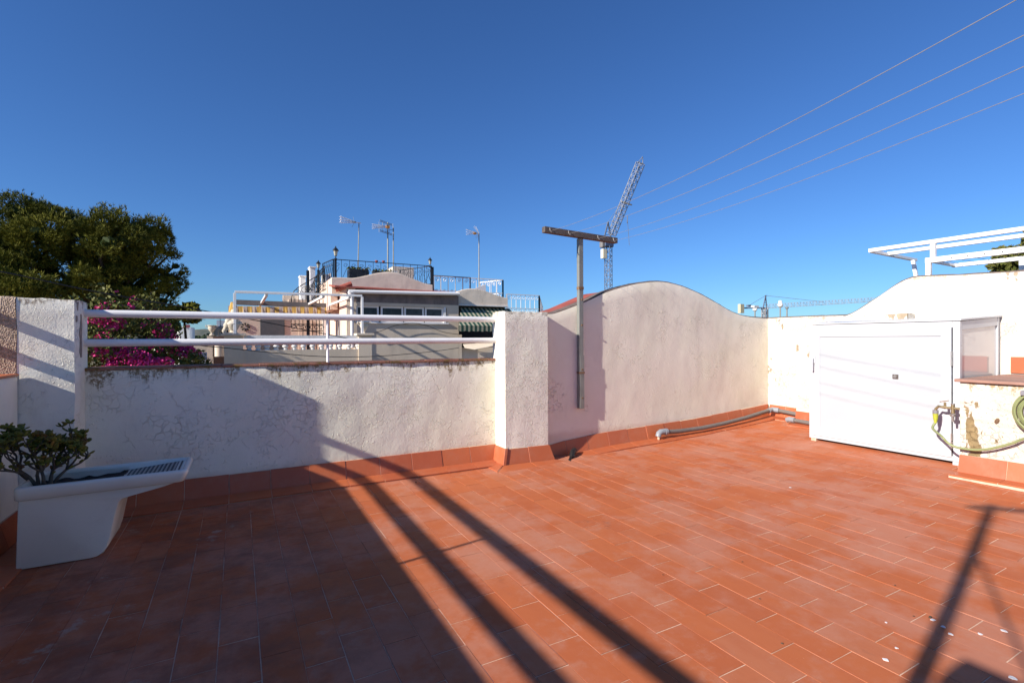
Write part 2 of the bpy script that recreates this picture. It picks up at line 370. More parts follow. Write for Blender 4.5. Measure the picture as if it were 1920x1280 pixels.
def wallmesh(prof, z0, org, dirv, nrm, thick, ds=.05, dz=.06, jit=.004, name='wall', mat=None, parent=None, capmat=None, soft=.014, smin=None):
    """prof: [(s, ztop)], swept along dirv from org; nrm points to the visible side"""
    mb = MB(); dirv = Vector(dirv); nrm = Vector(nrm); org = Vector(org)
    s0, s1 = prof[0][0], prof[-1][0]; n = max(2, int((s1-s0)/ds)); rows = 16
    ring = None; ncol = 0
    for i in range(n+1):
        s_ = s0+(s1-s0)*i/n; zt = smooth_tab(s_, prof)
        e = soft*.7 if i in (0, n) else 0
        pts = []
        for k in range(rows): pts.append((0, z0+(zt-soft-z0)*k/(rows-1)))
        pts += [(-.3*soft, zt-.3*soft), (-soft, zt), (-thick/2, zt+.004), (-thick+soft, zt), (-thick, zt-soft), (-thick, (z0+zt)/2), (-thick, z0)]
        ring = len(pts)
        for d, z in pts:
            se = s_
            p = org+dirv*se+nrm*d; p.z = z
            nn = noise.noise(p*6)*jit+noise.noise(p*23)*jit*.45
            p += nrm*nn
            if d < 0 and z > zt-.05: p.z += noise.noise(p*14+Vector((3, 1, 7)))*jit*1.2
            if i in (0, n): p += dirv*(noise.noise(p*17)*jit*.8)
            mb.v.append(tuple(p))
        ncol += 1
    for i in range(n):
        for k in range(ring-1):
            a = i*ring+k
            mi = 1 if (capmat is not None and rows-1 <= k < rows+3) else 0
            mb.f.append((a, a+ring, a+ring+1, a+1)); mb.m.append(mi)
    mb.f.append(tuple(range(ring))); mb.m.append(0)
    mb.f.append(tuple(reversed(range(n*ring, (n+1)*ring)))); mb.m.append(0)
    return mb.build(name, [mat]+([capmat] if capmat else []), parent, smooth=True)

def skirt(parent, org, dirv, nrm, L, ztop, h=.155, tl=.285, out0=.012, out1=.055, fil=.14, zfl=None, miter0=0, miter1=0, seed=1, fil_lip=-.004, sheets=True, cream=-.007):
    """raked skirting tiles plus a sloping row of tiles on the floor in front of them; ztop(s) gives the top"""
    rg = random.Random(seed); dirv = Vector(dirv); nrm = Vector(nrm); org = Vector(org)
    mb = MB(); cl = []; s_ = -miter0*0; 
    def pt(s, o, z): p = org+dirv*s+nrm*o; p.z = z; return p
    fb = MB(); fcl = []
    nt = max(1, round(L/tl)); tl = L/nt
    mor = MB()
    for i in range(nt):
        a = i*tl; b = a+tl; g = .0018
        m0 = miter0 if i == 0 else 0; m1 = miter1 if i == nt-1 else 0
        za, zb = ztop(a), ztop(b); dz = rg.uniform(-.002, .002); do = rg.uniform(-.002, .003)
        A0 = pt(a+g-m0*out0/max(out1, .001)*1, out0+do, za+dz); B0 = pt(b-g+m1*out0/max(out1, .001), out0+do, zb+dz)
        A1 = pt(a+g-m0, out1+do, za-h); B1 = pt(b-g+m1, out1+do, zb-h)
        back = nrm*-.03
        mb.hexa([A1, B1, B1+back, A1+back, A0, B0, B0+back, A0+back]); r = rg.random(); cl += [(r, r, r, 1)]*24
        if sheets:
            w1 = out1+fil+rg.uniform(-.004, .004)
            fz0 = za-h+.018; fz1 = zb-h+.018
            k0 = m0*(w1/out1) if m0 else 0; k1 = m1*(w1/out1) if m1 else 0
            C0 = pt(a+g-m0, out1+do+.001, fz0); C1 = pt(b-g+m1, out1+do+.001, fz1)
            D0 = pt(a+g-k0, w1, za-h+.006+fil_lip); D1 = pt(b-g+k1, w1, zb-h+.006+fil_lip)
            dn = Vector((0, 0, -.05))
            fb.hexa([D0+Vector((0, 0, -.012)), D1+Vector((0, 0, -.012)), C1+dn, C0+dn, D0, D1, C1, C0]); r = rg.random(); fcl += [(r, r, r, 1)]*24
            mor.hexa([pt(a-k0, w1+cream+rg.uniform(0, .004), za-h-.03), pt(b+k1, w1+cream+rg.uniform(0, .004), zb-h-.03), pt(b+m1, out1, zb-h-.03), pt(a-m0, out1, za-h-.03),
                      pt(a-k0, w1-.003, za-h+.0035+fil_lip), pt(b+k1, w1-.003, zb-h+.0035+fil_lip), pt(b+m1, out1, zb-h+.012), pt(a-m0, out1, za-h+.012)])
    # backing mortar behind the skirting tiles, visible in the joints and as a rim on top
    for i in range(nt):
        a = i*tl; b = a+tl
        mor.hexa([pt(a, out1-.004, ztop(a)-h+.002), pt(b, out1-.004, ztop(b)-h+.002), pt(b, -.02, ztop(b)-h), pt(a, -.02, ztop(a)-h),
                  pt(a, out0-.003, ztop(a)-.001), pt(b, out0-.003, ztop(b)-.001), pt(b, -.02, ztop(b)+.006), pt(a, -.02, ztop(a)+.006)])
    o = mb.build('skirting', M['skirt'], parent, bevel=.0015, seg=1)
    c_ = o.data.color_attributes.new('tcol', 'FLOAT_COLOR', 'CORNER'); c_.data.foreach_set('color', [v for q in cl for v in q])
    if sheets:
        o2 = fb.build('floor_fillet', M['skirt'], parent, bevel=.0015, seg=1)
        c_ = o2.data.color_attributes.new('tcol', 'FLOAT_COLOR', 'CORNER'); c_.data.foreach_set('color', [v for q in fcl for v in q])
    mor.build('mortar_bed', M['mortar'], parent)
    return o

# --- low wall with rails (W1), front face at y = 4.45
t = thing('low_wall', 'low white stucco wall under the two white rails, its paint flaking and cracked', 'wall', (.66, 4.5, 0))
wallmesh([(-.93, 1.0), (2.26, 1.0)], -.1, (0, 4.45, 0), (1, 0, 0), (0, -1, 0), .2, ds=.045, name='stucco_face', mat=M['w1'], parent=t, jit=.006)
cp = MB(); rg = random.Random(8); x = -.93
while x < 2.23:
    x2 = min(2.235, x+rg.uniform(.24, .34)); y0 = 4.438+rg.uniform(-.006, .004)
    cp.box((x+.001, y0, .994+rg.uniform(0, .003)), (x2-.001, 4.665, 1.013+rg.uniform(-.002, .003))); x = x2
cp.build('coping', M['coping'], t, bevel=.003)
skirt(t, (-.93, 4.45, 0), (1, 0, 0), (0, -1, 0), 3.165, lambda s: .168, seed=3, miter1=-.03, out1=.065, fil=.15)
# --- pillars
t = thing('masonry_pillar', 'square white stucco pillar right of the rails, its left side glaring in the sun', 'pillar', (2.48, 4.35, 0))
wallmesh([(0, 1.468), (.483, 1.472)], -.1, (2.236, 4.24, 0), (1, 0, 0), (0, -1, 0), .26, ds=.04, name='stucco_face', mat=M['pil'], parent=t, jit=.006)
skirt(t, (2.236, 4.24, 0), (1, 0, 0), (0, -1, 0), .483, lambda s: .155-.02*s, tl=.24, seed=4, cream=.003, miter0=.06, miter1=.05, out1=.06, fil=.15)
skirt(t, (2.236, 4.43, 0), (0, -1, 0), (-1, 0, 0), .20, lambda s: .160, tl=.24, seed=5, miter1=.06, out1=.06, fil=.12)
t = thing('masonry_pillar', 'white stucco corner pillar at the left behind the sink, crossed by shadows of rails', 'pillar', (-1.07, 4.35, 0))
wallmesh([(0, 1.472), (.275, 1.468)], -.1, (-1.205, 4.20, 0), (1, 0, 0), (0, -1, 0), .32, ds=.035, name='stucco_face', mat=M['pil1'], parent=t, jit=.006)
wallmesh([(0, 1.475), (.36, 1.475)], -.1, (-1.568, 4.197, 0), (1, 0, 0), (0, -1, 0), .3, ds=.035, name='bare_render', mat=M['roughcast'], parent=t, jit=.008)
skirt(t, (-.93, 4.20, 0), (0, 1, 0), (1, 0, 0), .20, lambda s: .165, tl=.28, seed=6, out1=.05, fil=.1)
skirt(t, (-1.19, 4.20, 0), (1, 0, 0), (0, -1, 0), .26, lambda s: .165, tl=.28, seed=16, out1=.05, fil=.1, miter1=.045)
M['bare'] = paint('bare_mortar_patch', (.34, .28, .235), .95, var=.35, sc=30, dirt=(.2, .16, .13), dirta=.5, bmp=.003)
def patch(parent, pts, d, name='peeled_patch'):
    mb = MB(); mb.prism(pts, d); mb.build(name, M['bare'], parent)
rgp = random.Random(12)
def edge_x(ys_, X):   # closed outline from a list of (y_left, y_right, z)
    return [(X, a+rgp.uniform(-.004, .004), z) for a, b, z in ys_]+[(X, b+rgp.uniform(-.004, .004), z) for a, b, z in reversed(ys_)]
patch(t, edge_x([(4.335, 4.365, 1.09), (4.31, 4.37, 1.13), (4.325, 4.372, 1.17), (4.33, 4.375, 1.21), (4.318, 4.372, 1.26), (4.335, 4.378, 1.30), (4.35, 4.37, 1.35), (4.34, 4.362, 1.38)], -.9285), (.0022, 0, 0))
patch(t, edge_x([(4.235, 4.262, 1.325), (4.228, 4.27, 1.345), (4.24, 4.265, 1.365)], -.9285), (.0022, 0, 0))
patch(t, edge_x([(4.27, 4.285, 1.40), (4.262, 4.288, 1.43), (4.27, 4.30, 1.455)], -.9285), (.0022, 0, 0))
# --- left parapet (W0) running past the camera, with its own rails (mostly outside the picture; throws the long shadows)
t = thing('low_wall', 'shaded white wall at the far left edge of the terrace beside the sink', 'wall', (-1.3, 2.4, 0))
wallmesh([(.256, .985), (4.19, .985)], -.1, (-1.2, 0, 0), (0, 1, 0), (1, 0, 0), .2, ds=.06, name='stucco_face', mat=M['w0'], parent=t, jit=.004)
cp = MB(); cp.box((-1.405, .26, .986), (-1.192, 4.19, 1.0)); cp.build('coping', M['skirt'], t, bevel=.003)
skirt(t, (-1.2, 4.15, 0), (0, -1, 0), (1, 0, 0), 3.6, lambda s: .165, seed=7)
# unseen tall wall and leaning pole, added to throw the lower-right shadow
t = thing('added_tall_wall', 'unseen tall white wall added beside the camera to throw the shadow at the lower right', 'wall', (-1.3, -1.2, 0))
wallmesh([(-3.2, 1.84), (.255, 1.84)], -.1, (-1.205, 0, 0), (0, 1, 0), (1, 0, 0), .2, ds=.06, name='stucco_face', mat=M['w0'], parent=t)
t = thing('clothesline_pole', 'unseen leaning steel pole added on the tall wall to throw the T-shaped shadow', 'pole', (-1.3, .27, 1.75))  # added pole, crossbar and brace, placed out of view for their shadow
mb = MB(); mb.bar((-1.26, .29, 1.5), (-1.26, .52, 3.02), .05, .05); mb.build('post', M['galv'], t)
mb = MB(); mb.bar((-1.45, .58, 3.03), (-1.1, .20, 3.03), .035, .035); mb.build('crossbar', M['galv'], t)
mb = MB(); mb.bar((-1.26, .44, 2.5), (-1.26, .05, 1.85), .012, .012); mb.build('brace', M['galv'], t)
# --- rails
def rails(name, label, p0, p1, zs, posts, r=.0245, grp='white tube railings of the terrace'):
    t = thing(name, label, 'railing', ((p0[0]+p1[0])/2, (p0[1]+p1[1])/2, 1.0), grp)
    for z, zz in zs:
        mb = MB(); n = 24
        mb.tube([Vector((p0[0]+(p1[0]-p0[0])*k/n, p0[1]+(p1[1]-p0[1])*k/n, z+(zz-z)*k/n)) for k in range(n+1)], r, 20); mb.build('rail', M['white_metal'], t, smooth=True)
    for (x, y) in posts:
        mb = MB(); mb.tube([(x, y, 1.0), (x, y, zs[0][0]-.01)], .0115, 10); mb.tube([(x, y, 1.005), (x, y, 1.012)], .022, 10); mb.build('post', M['white_metal'], t, smooth=True)
rails('railing', 'pair of thick white tube rails with one thin post between the two pillars', (-.94, 4.46), (2.245, 4.46), [(1.391, 1.397), (1.186, 1.192)], [(.662, 4.46)], r=.0265)
rails('railing', 'white tube rails on the wall at the left edge of the terrace', (-1.38, .35), (-1.38, 4.25), [(1.39, 1.39), (1.19, 1.19)], [(-1.38, 2.31)], r=.032)
# --- curved wall (W3)
t = thing('curved_wall', 'white stucco wall with a rounded hump behind the clothesline pole', 'wall', (4.5, 4.45, 0))
prof = [(2.70, 1.472), (2.85, 1.476)]
for px, py in [(1045, 584), (1075, 573), (1105, 561), (1135, 547), (1165, 537), (1200, 529), (1240, 526), (1275, 533), (1310, 547), (1345, 566), (1375, 583), (1400, 591), (1437, 595)]:
    p = at(px, py, 4.35); prof.append((p.x, p.z))
prof = [(a, b) for a, b in prof if a < 6.36]+[(6.40, 1.49)]
wallmesh(prof, -.1, (0, 4.362, 0), (1, 0, 0), (0, -1, 0), .16, ds=.045, name='stucco_face', mat=M['w3'], parent=t, jit=.004, capmat=M['topgrime'])
ST = [(2.72, .10), (3.0, .14), (3.5, .175), (4.2, .195), (4.9, .217), (5.6, .258), (6.37, .306)]
skirt(t, (2.72, 4.362, 0), (1, 0, 0), (0, -1, 0), 3.64, lambda s: smooth_tab(2.72+s, ST), tl=.285, seed=9, miter1=-.05, out1=.06, fil=.15)
# red tiled roof of the next house rising behind the curved wall
t = thing('tiled_roof', 'strip of red roof rising behind the left flank of the curved wall', 'roof', (4, 4.9, 1.3))
mb = MB()
rp = [at(1046, 583.5, 4.62), at(1075, 574, 4.62), at(1100, 563, 4.62), at(1125, 552, 4.62), at(1145, 545, 4.62), at(1200, 538, 4.62)]
mb.prism([tuple(p) for p in rp]+[(rp[-1].x, 4.62, 1.2), (rp[0].x, 4.62, 1.2)], (0, .5, 0)); mb.build('roof_slab', M['redtile'], t)
# --- right side wall (W4/W5), face at x = 6.37
t = thing('stepped_wall', 'sunlit peeling white wall that curves up behind the white cabinet', 'wall', (6.45, 2.8, 0))
wp = [(-1.2, 1.80), (1.4, 1.815), (1.81, 1.825), (2.3, 1.845), (2.6, 1.865), (2.72, 1.855), (2.85, 1.79), (3.05, 1.655), (3.22, 1.545), (3.33, 1.49), (3.40, 1.473)]
wallmesh(wp, -.1, (6.37, 0, 0), (0, 1, 0), (-1, 0, 0), .2, ds=.05, name='high_stretch', mat=M['w5b'], parent=t, capmat=M['topgrime'])
wallmesh([(3.39, 1.485), (3.8, 1.49), (4.42, 1.49)], -.1, (6.372, 0, 0), (0, 1, 0), (-1, 0, 0), .2, ds=.05, name='low_stretch', mat=M['w5'], parent=t, capmat=M['topgrime'])
skirt(t, (6.37, 4.33, 0), (0, -1, 0), (-1, 0, 0), .45, lambda s: .303-.02*s, seed=10, out1=.05, fil=.12)
wallmesh([(0, 1.46), (1.2, 1.46)], -.1, (6.20, 2.66, 0), (0, 1, 0), (-1, 0, 0), .17, ds=.05, name='thick_stretch', mat=M['w5'], parent=t)
skirt(t, (6.20, 3.86, 0), (0, -1, 0), (-1, 0, 0), .6, lambda s: .285-.01*s, seed=11, out1=.04, fil=.16)
skirt(t, (6.37, 1.897, 0), (0, -1, 0), (-1, 0, 0), 1.1, lambda s: 1.02+.01*s, seed=12, h=.15, out0=.02, out1=.022, sheets=False)

# --- stained masonry block with reddish top, right edge
t = thing('masonry_block', 'low white masonry block with brown stains and a reddish slab top at the right edge', 'block', (5.8, 1.2, 0))
wallmesh([(-1.0, .83), (1.895, .83)], -.05, (5.30, 0, 0), (0, 1, 0), (-1, 0, 0), 1.06, ds=.045, name='stucco_face', mat=M['pier'], parent=t, jit=.006)
mb = MB(); mb.box((5.268, -1.0, .833), (6.368, 1.925, .858)); mb.build('top_slab', paint('red_slab', (.36, .20, .15), .7, var=.2, sc=5, dirta=.5, dirt=(.4, .27, .15), bmp=.002), t, bevel=.006)
skirt(t, (5.30, 1.895, 0), (0, -1, 0), (-1, 0, 0), 1.5, lambda s: .228+.012*s, seed=13, tl=.30, out0=.012, out1=.055, miter0=.0, fil=.15, fil_lip=.008, cream=.010)

# --- white cabinet
x0, x1, y0, y1, z0, z1 = 5.50, 6.33, 1.967, 3.278, .118, 1.345
t = thing('storage_cabinet', 'white aluminium cabinet with one wide door against the right wall', 'cabinet', (5.9, 2.6, .1))
fr = MB()
fw_ = .035
def member(a, b): fr.box(a, b)
member((x0, y0, z0), (x0+.045, y0+.05, z1)); member((x0, y1-.05, z0), (x0+.045, y1, z1))
member((x0, y0+.051, z1-.055), (x0+.045, y1-.051, z1)); member((x0, y0+.051, z0), (x0+.045, y1-.051, z0+.045))
member((x1-.045, y0, z0), (x1, y0+.045, z1+.045)); member((x1-.045, y1-.045, z0), (x1, y1, z1+.045))
# side top rails, rising to the wall
for yy in (y0+.001, y1-.046):
    fr.hexa([(x0+.046, yy, z1-.075), (x1-.046, yy, z1-.03), (x1-.046, yy+.045, z1-.03), (x0+.046, yy+.045, z1-.075),
             (x0+.046, yy, z1+.002), (x1-.046, yy, z1+.047), (x1-.046, yy+.045, z1+.047), (x0+.046, yy+.045, z1+.002)])
    fr.box((x0+.046, yy, z0), (x1-.046, yy+.04, z0+.05))
fr.build('frame', M['white_alu'], t, bevel=.0025)
mb = MB(); mb.hexa([(x0-.012, y0-.012, z1+.004), (x1+.02, y0-.012, z1+.052), (x1+.02, y1+.012, z1+.052), (x0-.012, y1+.012, z1+.004),
                    (x0-.012, y0-.012, z1+.02), (x1+.02, y0-.012, z1+.068), (x1+.02, y1+.012, z1+.068), (x0-.012, y1+.012, z1+.02)])
mb.build('lid', M['white_alu'], t, bevel=.003)
dy0, dy1, dz0, dz1 = y0+.058, y1-.042, z0+.035, z1-.052
door = MB(); X = x0-.010
for a, b in [((dy0, dz0), (dy0+.075, dz1)), ((dy1-.075, dz0), (dy1, dz1)), ((dy0+.0755, dz1-.075), (dy1-.0755, dz1)), ((dy0+.0755, dz0), (dy1-.0755, dz0+.065))]:
    door.box((X, a[0], a[1]), (X+.03, b[0], b[1]))
do = door.build('door', M['white_alu'], t, bevel=.002)
mb = MB(); mb.box((X+.009, dy0+.07, dz0+.06), (X+.02, dy1-.07, dz1-.07)); mb.build('panel', M['white_panel'], do)
mb = MB(); hy = y1-.055
mb.box((X-.012, hy-.018, .93), (X, hy+.018, 1.02)); mb.bar((X-.03, hy, .985), (X-.03, hy, .845), .018, .02); mb.bar((X-.03, hy, .98), (X-.005, hy, .98), .016, .016)
mb.build('handle', M['white_alu'], do, bevel=.003)
mb = MB(); mb.box((X-.002, 2.43, .815), (X+.010, 2.475, .855)); lk = mb.build('lock', M['brownsteel'], do)
mb = MB(); mb.tube([(X-.008, 2.452, .835), (X, 2.452, .835)], .014, 14); mb.build('lock_barrel', M['chrome'], lk if False else do)
for zc in (1.02, .30):
    mb = MB(); mb.tube([(X-.006, y0+.052, zc-.065), (X-.006, y0+.052, zc-.003)], .008, 10); mb.tube([(X-.006, y0+.052, zc+.003), (X-.006, y0+.052, zc+.065)], .008, 10)
    mb.build('hinge', M['chrome'], t, smooth=True)
mb = MB(); mb.box((x0+.05, y0+.012, z0+.05), (x1-.05, y0+.018, z1-.03)); mb.build('side_pane', M['gloss_panel'], t)
mb = MB(); mb.box((x0+.055, y1-.02, z0+.02), (x1-.05, y1-.012, z1-.02)); mb.box((x0+.05, y0+.03, z0+.01), (x1-.05, y1-.05, z0+.022)); mb.build('inner_panel', M['white_panel'], t)
mb = MB(); mb.box((5.88, 2.03, z0+.03), (5.90, y1-.06, 1.0)); mb.build('partition', paint('beige_partition', (.55, .42, .36), .7), t)
for yy, zb in ((y1-.05, .075), (y0+.02, .085)):
    mb = MB(); mb.box((x0+.005, yy-.02, zf(x0, yy)-.01), (x0+.05, yy+.035, z0-.002)); mb.build('foot', M['mortar'] if yy > 3 else M['white_alu'], t, bevel=.003)
mb = MB(); mb.box((x0+.07, y0+.09, zf(x0, 2)-.01), (x0+.09, y1-.11, z0-.004)); mb.build('plinth', M['black'], t)

# --- clothesline pole on the curved wall
t = thing('clothesline_pole', 'grey steel T-shaped clothesline pole bolted to the curved wall', 'pole', (3.19, 4.31, .47))
mb = MB(); a = (3.163, 4.288, .47)
mb.box((3.160, 4.314, .468), (3.216, 4.358, 2.265)); mb.build('post', M['galv'], t, bevel=.004)
mb = MB(); mb.box((3.166, 4.309, .466), (3.220, 4.3135, 1.03)); mb.build('splice_plate', M['galv'], t, bevel=.002)
mb = MB(); mb.hexa([(2.716, 4.284, 2.280), (3.668, 4.292, 2.253), (3.668, 4.350, 2.253), (2.716, 4.342, 2.280), (2.716, 4.284, 2.34), (3.668, 4.292, 2.313), (3.668, 4.350, 2.313), (2.716, 4.342, 2.34)])
mb.build('crossbar', M['brownsteel'], t, bevel=.004)
for z in (.58, .88, 1.35, 1.62):
    mb = MB(); mb.tube([(3.194, 4.303, z), (3.194, 4.316, z)], .010, 6); mb.build('bolt', M['rust'], t)
for q1_, q2_ in (((3.157, 4.306, .835), (3.224, 4.357, .857)), ((3.157, 4.311, 1.725), (3.219, 4.357, 1.755))): mb = MB(); mb.box(q1_, q2_); mb.build('clamp', M['rust'], t)
hooks = [(2.775, 4.284, 2.294), (3.005, 4.286, 2.288), (3.385, 4.288, 2.276), (3.60, 4.290, 2.270)]
for h in hooks:
    mb = MB(); h = Vector(h)
    mb.tube([h+Vector((0, .02, .03)), h+Vector((0, -.004, .03)), h+Vector((-.012, -.02, .018)), h+Vector((-.012, -.026, 0)), h+Vector((.004, -.026, -.014)), h+Vector((.012, -.02, -.004))], .0045, 6)
    mb.build('hook', M['wire'], t, smooth=True)
T3 = [(1.57, -1.2, 2.3), (1.80, -1.2, 2.3), (1.97, -1.2, 2.3), (2.26, -1.2, 2.3)]
labs = ['topmost thin clothesline wire, from the left hook of the pole', 'second clothesline wire from the top, beside the topmost one', 'third clothesline wire from the top', 'lowest clothesline wire, tied at the right end of the crossbar']
for h, e, lb, sg in zip(hooks, T3, labs, (.15, .15, .14, .13)):
    h = Vector(h)+Vector((0, -.024, .0)); e = Vector(e); mb = MB(); n = 40
    mb.tube([h.lerp(e, k/n)-Vector((0, 0, 4*sg*(k/n)*(1-k/n))) for k in range(n+1)], .0014, 6)
    tag(mb.build('clothesline', M['wire'], smooth=True), lb, 'clothesline', 'clotheslines strung over the terrace')
mb = MB(); a = hooks[3]; mb.lathe((a[0]+.012, a[1]-.055, a[2]-.012), [(.002, 0), (.011, .006), (.011, .02), (.002, .026)], 8)
t = thing('clothesline_pole', 'second T-shaped clothesline pole behind the camera', 'pole', (1.9, -1.25, 0))
mb = MB(); mb.box((1.87, -1.28, -.02), (1.93, -1.22, 2.28)); mb.build('post', M['galv'], t)
mb = MB(); mb.box((1.4, -1.28, 2.282), (2.42, -1.22, 2.34)); mb.build('crossbar', M['brownsteel'], t)

# --- white frame on top of the right wall (drying frame)
t = thing('drying_frame', 'white metal clothes drying frame standing on top of the right wall', 'frame', (6.6, 2, 1.85))
XA = 6.45
def fx(px, py, X=XA): return atx(px, py, X)
A0 = fx(1630, 470); A1 = Vector((XA, .6, A0.z)); C0 = fx(1736, 489); C1 = Vector((XA, .6, C0.z))
mb = MB(); mb.bar(A0, A1, .045, .04); mb.build('top_bar', M['white_metal'], t, bevel=.003)
XB = XA+.42; XC = XA+.80
mb = MB(); B0 = Vector((XB, A0.y+.0, A0.z-.002)); mb.bar(B0, Vector((XB, .6, A0.z-.002)), .045, .04); mb.build('top_bar', M['white_metal'], t, bevel=.003)
mb = MB(); mb.bar(A0+Vector((.023, .0, -.003)), Vector((XC+.3, A0.y, A0.z-.03)), .035, .035); mb.build('end_bar', M['white_metal'], t, bevel=.003)
py_ = fx(1750, 470).y
mb = MB(); mb.bar((XA, py_, C0.z+.02), (XA, py_, A0.z-.02), .04, .045); mb.build('upright', M['white_metal'], t, bevel=.003)
mb = MB(); mb.bar(C0, C1, .045, .055); mb.build('lower_bar', M['white_metal'], t, bevel=.003)
mb = MB(); mb.bar((XA, C0.y-.025, 1.80), (XA, C0.y-.025, C0.z-.028), .045, .045); mb.build('leg', M['white_metal'], t, bevel=.003)
mb = MB(); p = fx(1712, 488, XA+.40); q = fx(1719, 524, XA+.40); mb.bar(p, q+(q-p)*.8, .035, .035); mb.build('leg', M['white_metal'], t, bevel=.003)
XD = XA+.62
mb = MB(); mb.bar((XD, C0.y, C0.z-.01), (XD, .6, C0.z-.01), .045, .04); mb.build('lower_bar', M['white_metal'], t, bevel=.003)
mb = MB(); mb.bar((XA+.024, C0.y-.02, C0.z), (XD-.024, C0.y-.02, C0.z-.01), .03, .03); mb.build('end_bar', M['white_metal'], t, bevel=.003)
mb = MB(); mb.bar((XD, 2.02, 1.7), (XD, 2.02, C0.z-.03), .045, .045); mb.build('leg', M['white_metal'], t, bevel=.003)
mb = MB(); 
for k in range(14):
    yy = C0.y-.10-k*.13; mb = MB()
    mb.tube([(XA-.024, yy, C0.z), (XD, yy, C0.z-.01)], .0022, 5); mb.build('drying_line', M['brownsteel'], t)
mb = MB()
for k in range(14):
    yy = C0.y-.10-k*.13; mb = MB(); mb.tube([(XA-.0265, yy, C0.z), (XA-.0225, yy, C0.z)], .006, 8); mb.build('line_hole', M['black'], t)

# --- pipes
t = thing('drain_pipe', 'grey plastic pipe lying along the skirting of the curved wall', 'pipe', (5.2, 4.25, .1))
path = [(4.30, 4.24, .128), (4.55, 4.235, .118), (4.9, 4.22, .125), (5.3, 4.215, .15), (5.7, 4.22, .185), (6.05, 4.235, .225), (6.26, 4.245, .245)]
pp = [Vector((x, y, z+.0)) for x, y, z in path]; mb = MB(); mb.tube(pp, .026, 12); mb.build('tube', M['pvc'], t, smooth=True)
mb = MB(); mb.tube([(4.215, 4.245, .085), (4.225, 4.245, .118), (4.25, 4.243, .135), (4.32, 4.24, .133)], .033, 12); mb.tube([(4.31, 4.24, .132), (4.345, 4.239, .131)], .037, 12); mb.build('elbow', M['pvc2'], t, smooth=True)
mb = MB(); mb.tube([(4.222, 4.245, .02), (4.222, 4.245, .09)], .014, 8); mb.build('stub', M['mortar'], t)
mb = MB(); mb.tube([(6.20, 4.243, .237), (6.28, 4.235, .25), (6.30, 4.16, .247)], .034, 12); mb.build('elbow', M['pvc2'], t, smooth=True)
mb = MB(); mb.tube([(6.30, 4.18, .247), (6.30, 3.84, .222)], .026, 12); mb.build('tube', M['pvc'], t, smooth=True)
t = thing('drain_pipe', 'short grey plastic pipe end coming out behind the white cabinet', 'pipe', (6.1, 3.7, .15))
mb = MB(); mb.tube([(6.07, 3.84, .185), (6.06, 3.2, .165)], .024, 12); mb.build('tube', M['pvc'], t, smooth=True)
mb = MB(); mb.tube([(6.08, 3.90, .175), (6.07, 3.87, .187), (6.07, 3.80, .185)], .033, 12); mb.build('elbow', M['pvc2'], t, smooth=True)
# black floor drain pipe at the pillar corner
t = thing('floor_drain', 'small black drain elbow at the foot of the pillar', 'drain', (2.92, 4.2, -.02))
mb = MB(); mb.tube([(2.96, 4.17, .0), (3.0, 4.22, .04), (3.06, 4.27, .05)], .028, 12); mb.build('elbow', M['black'], t, smooth=True)
mb = MB(); mb.tube([(2.96, 4.17, .02), (2.89, 4.12, -.0), (2.86, 4.02, -.02)], .011, 8); mb.build('hose_tail', M['black'], t, smooth=True)

# --- laundry sink
t = thing('laundry_sink', 'old white ceramic laundry sink with ribbed washboard standing on the floor at the left', 'sink', (-.65, 3.7, 0))
mb = MB(); yF, yB = 3.535, 3.90
prof = [(-1.030, .002), (-.72, .002), (-.690, .006), (-.665, .022), (-.648, .050), (-.634, .095), (-.622, .16), (-.606, .24), (-.590, .295), (-.572, .312), (-.53, .322), (-.46, .336), (-.38, .352), (-.31, .372), (-.29, .380), (-1.018, .372)]
NB = len(prof)
ysl = [(yF+.000, .014), (yF+.004, .005), (yF+.016, 0), (yB-.016, 0), (yB-.004, .005), (yB, .014)]
for (yy, ins) in ysl:
    for (x, z) in prof:
        mb.v.append((x+(ins if x < -.8 else -ins), yy, z+(ins*.6 if z < .05 else 0)))
for i in range(len(ysl)-1):
    for k in range(NB):
        a = i*NB+k; b = i*NB+(k+1) % NB; mb.f.append((a, b, b+NB, a+NB)); mb.m.append(0)
mb.f.append(tuple(range(NB))); mb.m.append(0); mb.f.append(tuple(reversed(range((len(ysl)-1)*NB, len(ysl)*NB)))); mb.m.append(0)
mb.build('basin_body', M['ceramic'], t, smooth=True)
def rz(x): return .436+.004*(x+1.03)/.75
def rimring(g_, z_off, rad, n=6, k_=1.):
    x0_, x1_, y0_, y1_ = -1.036+g_, -.262-g_, 3.515+g_, 3.918-g_; pts = []
    for cx, cy, a0 in ((x1_-rad, y1_-rad, 0), (x0_+rad, y1_-rad, 90), (x0_+rad, y0_+rad, 180), (x1_-rad, y0_+rad, 270)):
        for k in range(n+1):
            a = R(a0+90*k/n); x = cx+rad*math.cos(a); pts.append((x-(.03*(1-k_) if x > -.6 else 0), cy+rad*math.sin(a), rz(x)+z_off))
    return pts
rings = [rimring(.035, -.066, .02, k_=.0), rimring(.010, -.070, .03, k_=.2), rimring(.004, -.066, .032, k_=.4), rimring(.002, -.016, .034), rimring(.005, -.006, .034), rimring(.012, -.001, .03),
         rimring(.022, .0, .026), rimring(.030, -.002, .022), rimring(.036, -.012, .02), rimring(.040, -.035, .018)]
mb = MB(); L_ = len(rings[0])
for rr in rings: mb.v += rr
for i in range(len(rings)-1):
    for k in range(L_): a = i*L_+k; b = i*L_+(k+1) % L_; mb.f.append((a, b, b+L_, a+L_)); mb.m.append(0)
mb.build('rim', M['ceramic'], t, smooth='all')
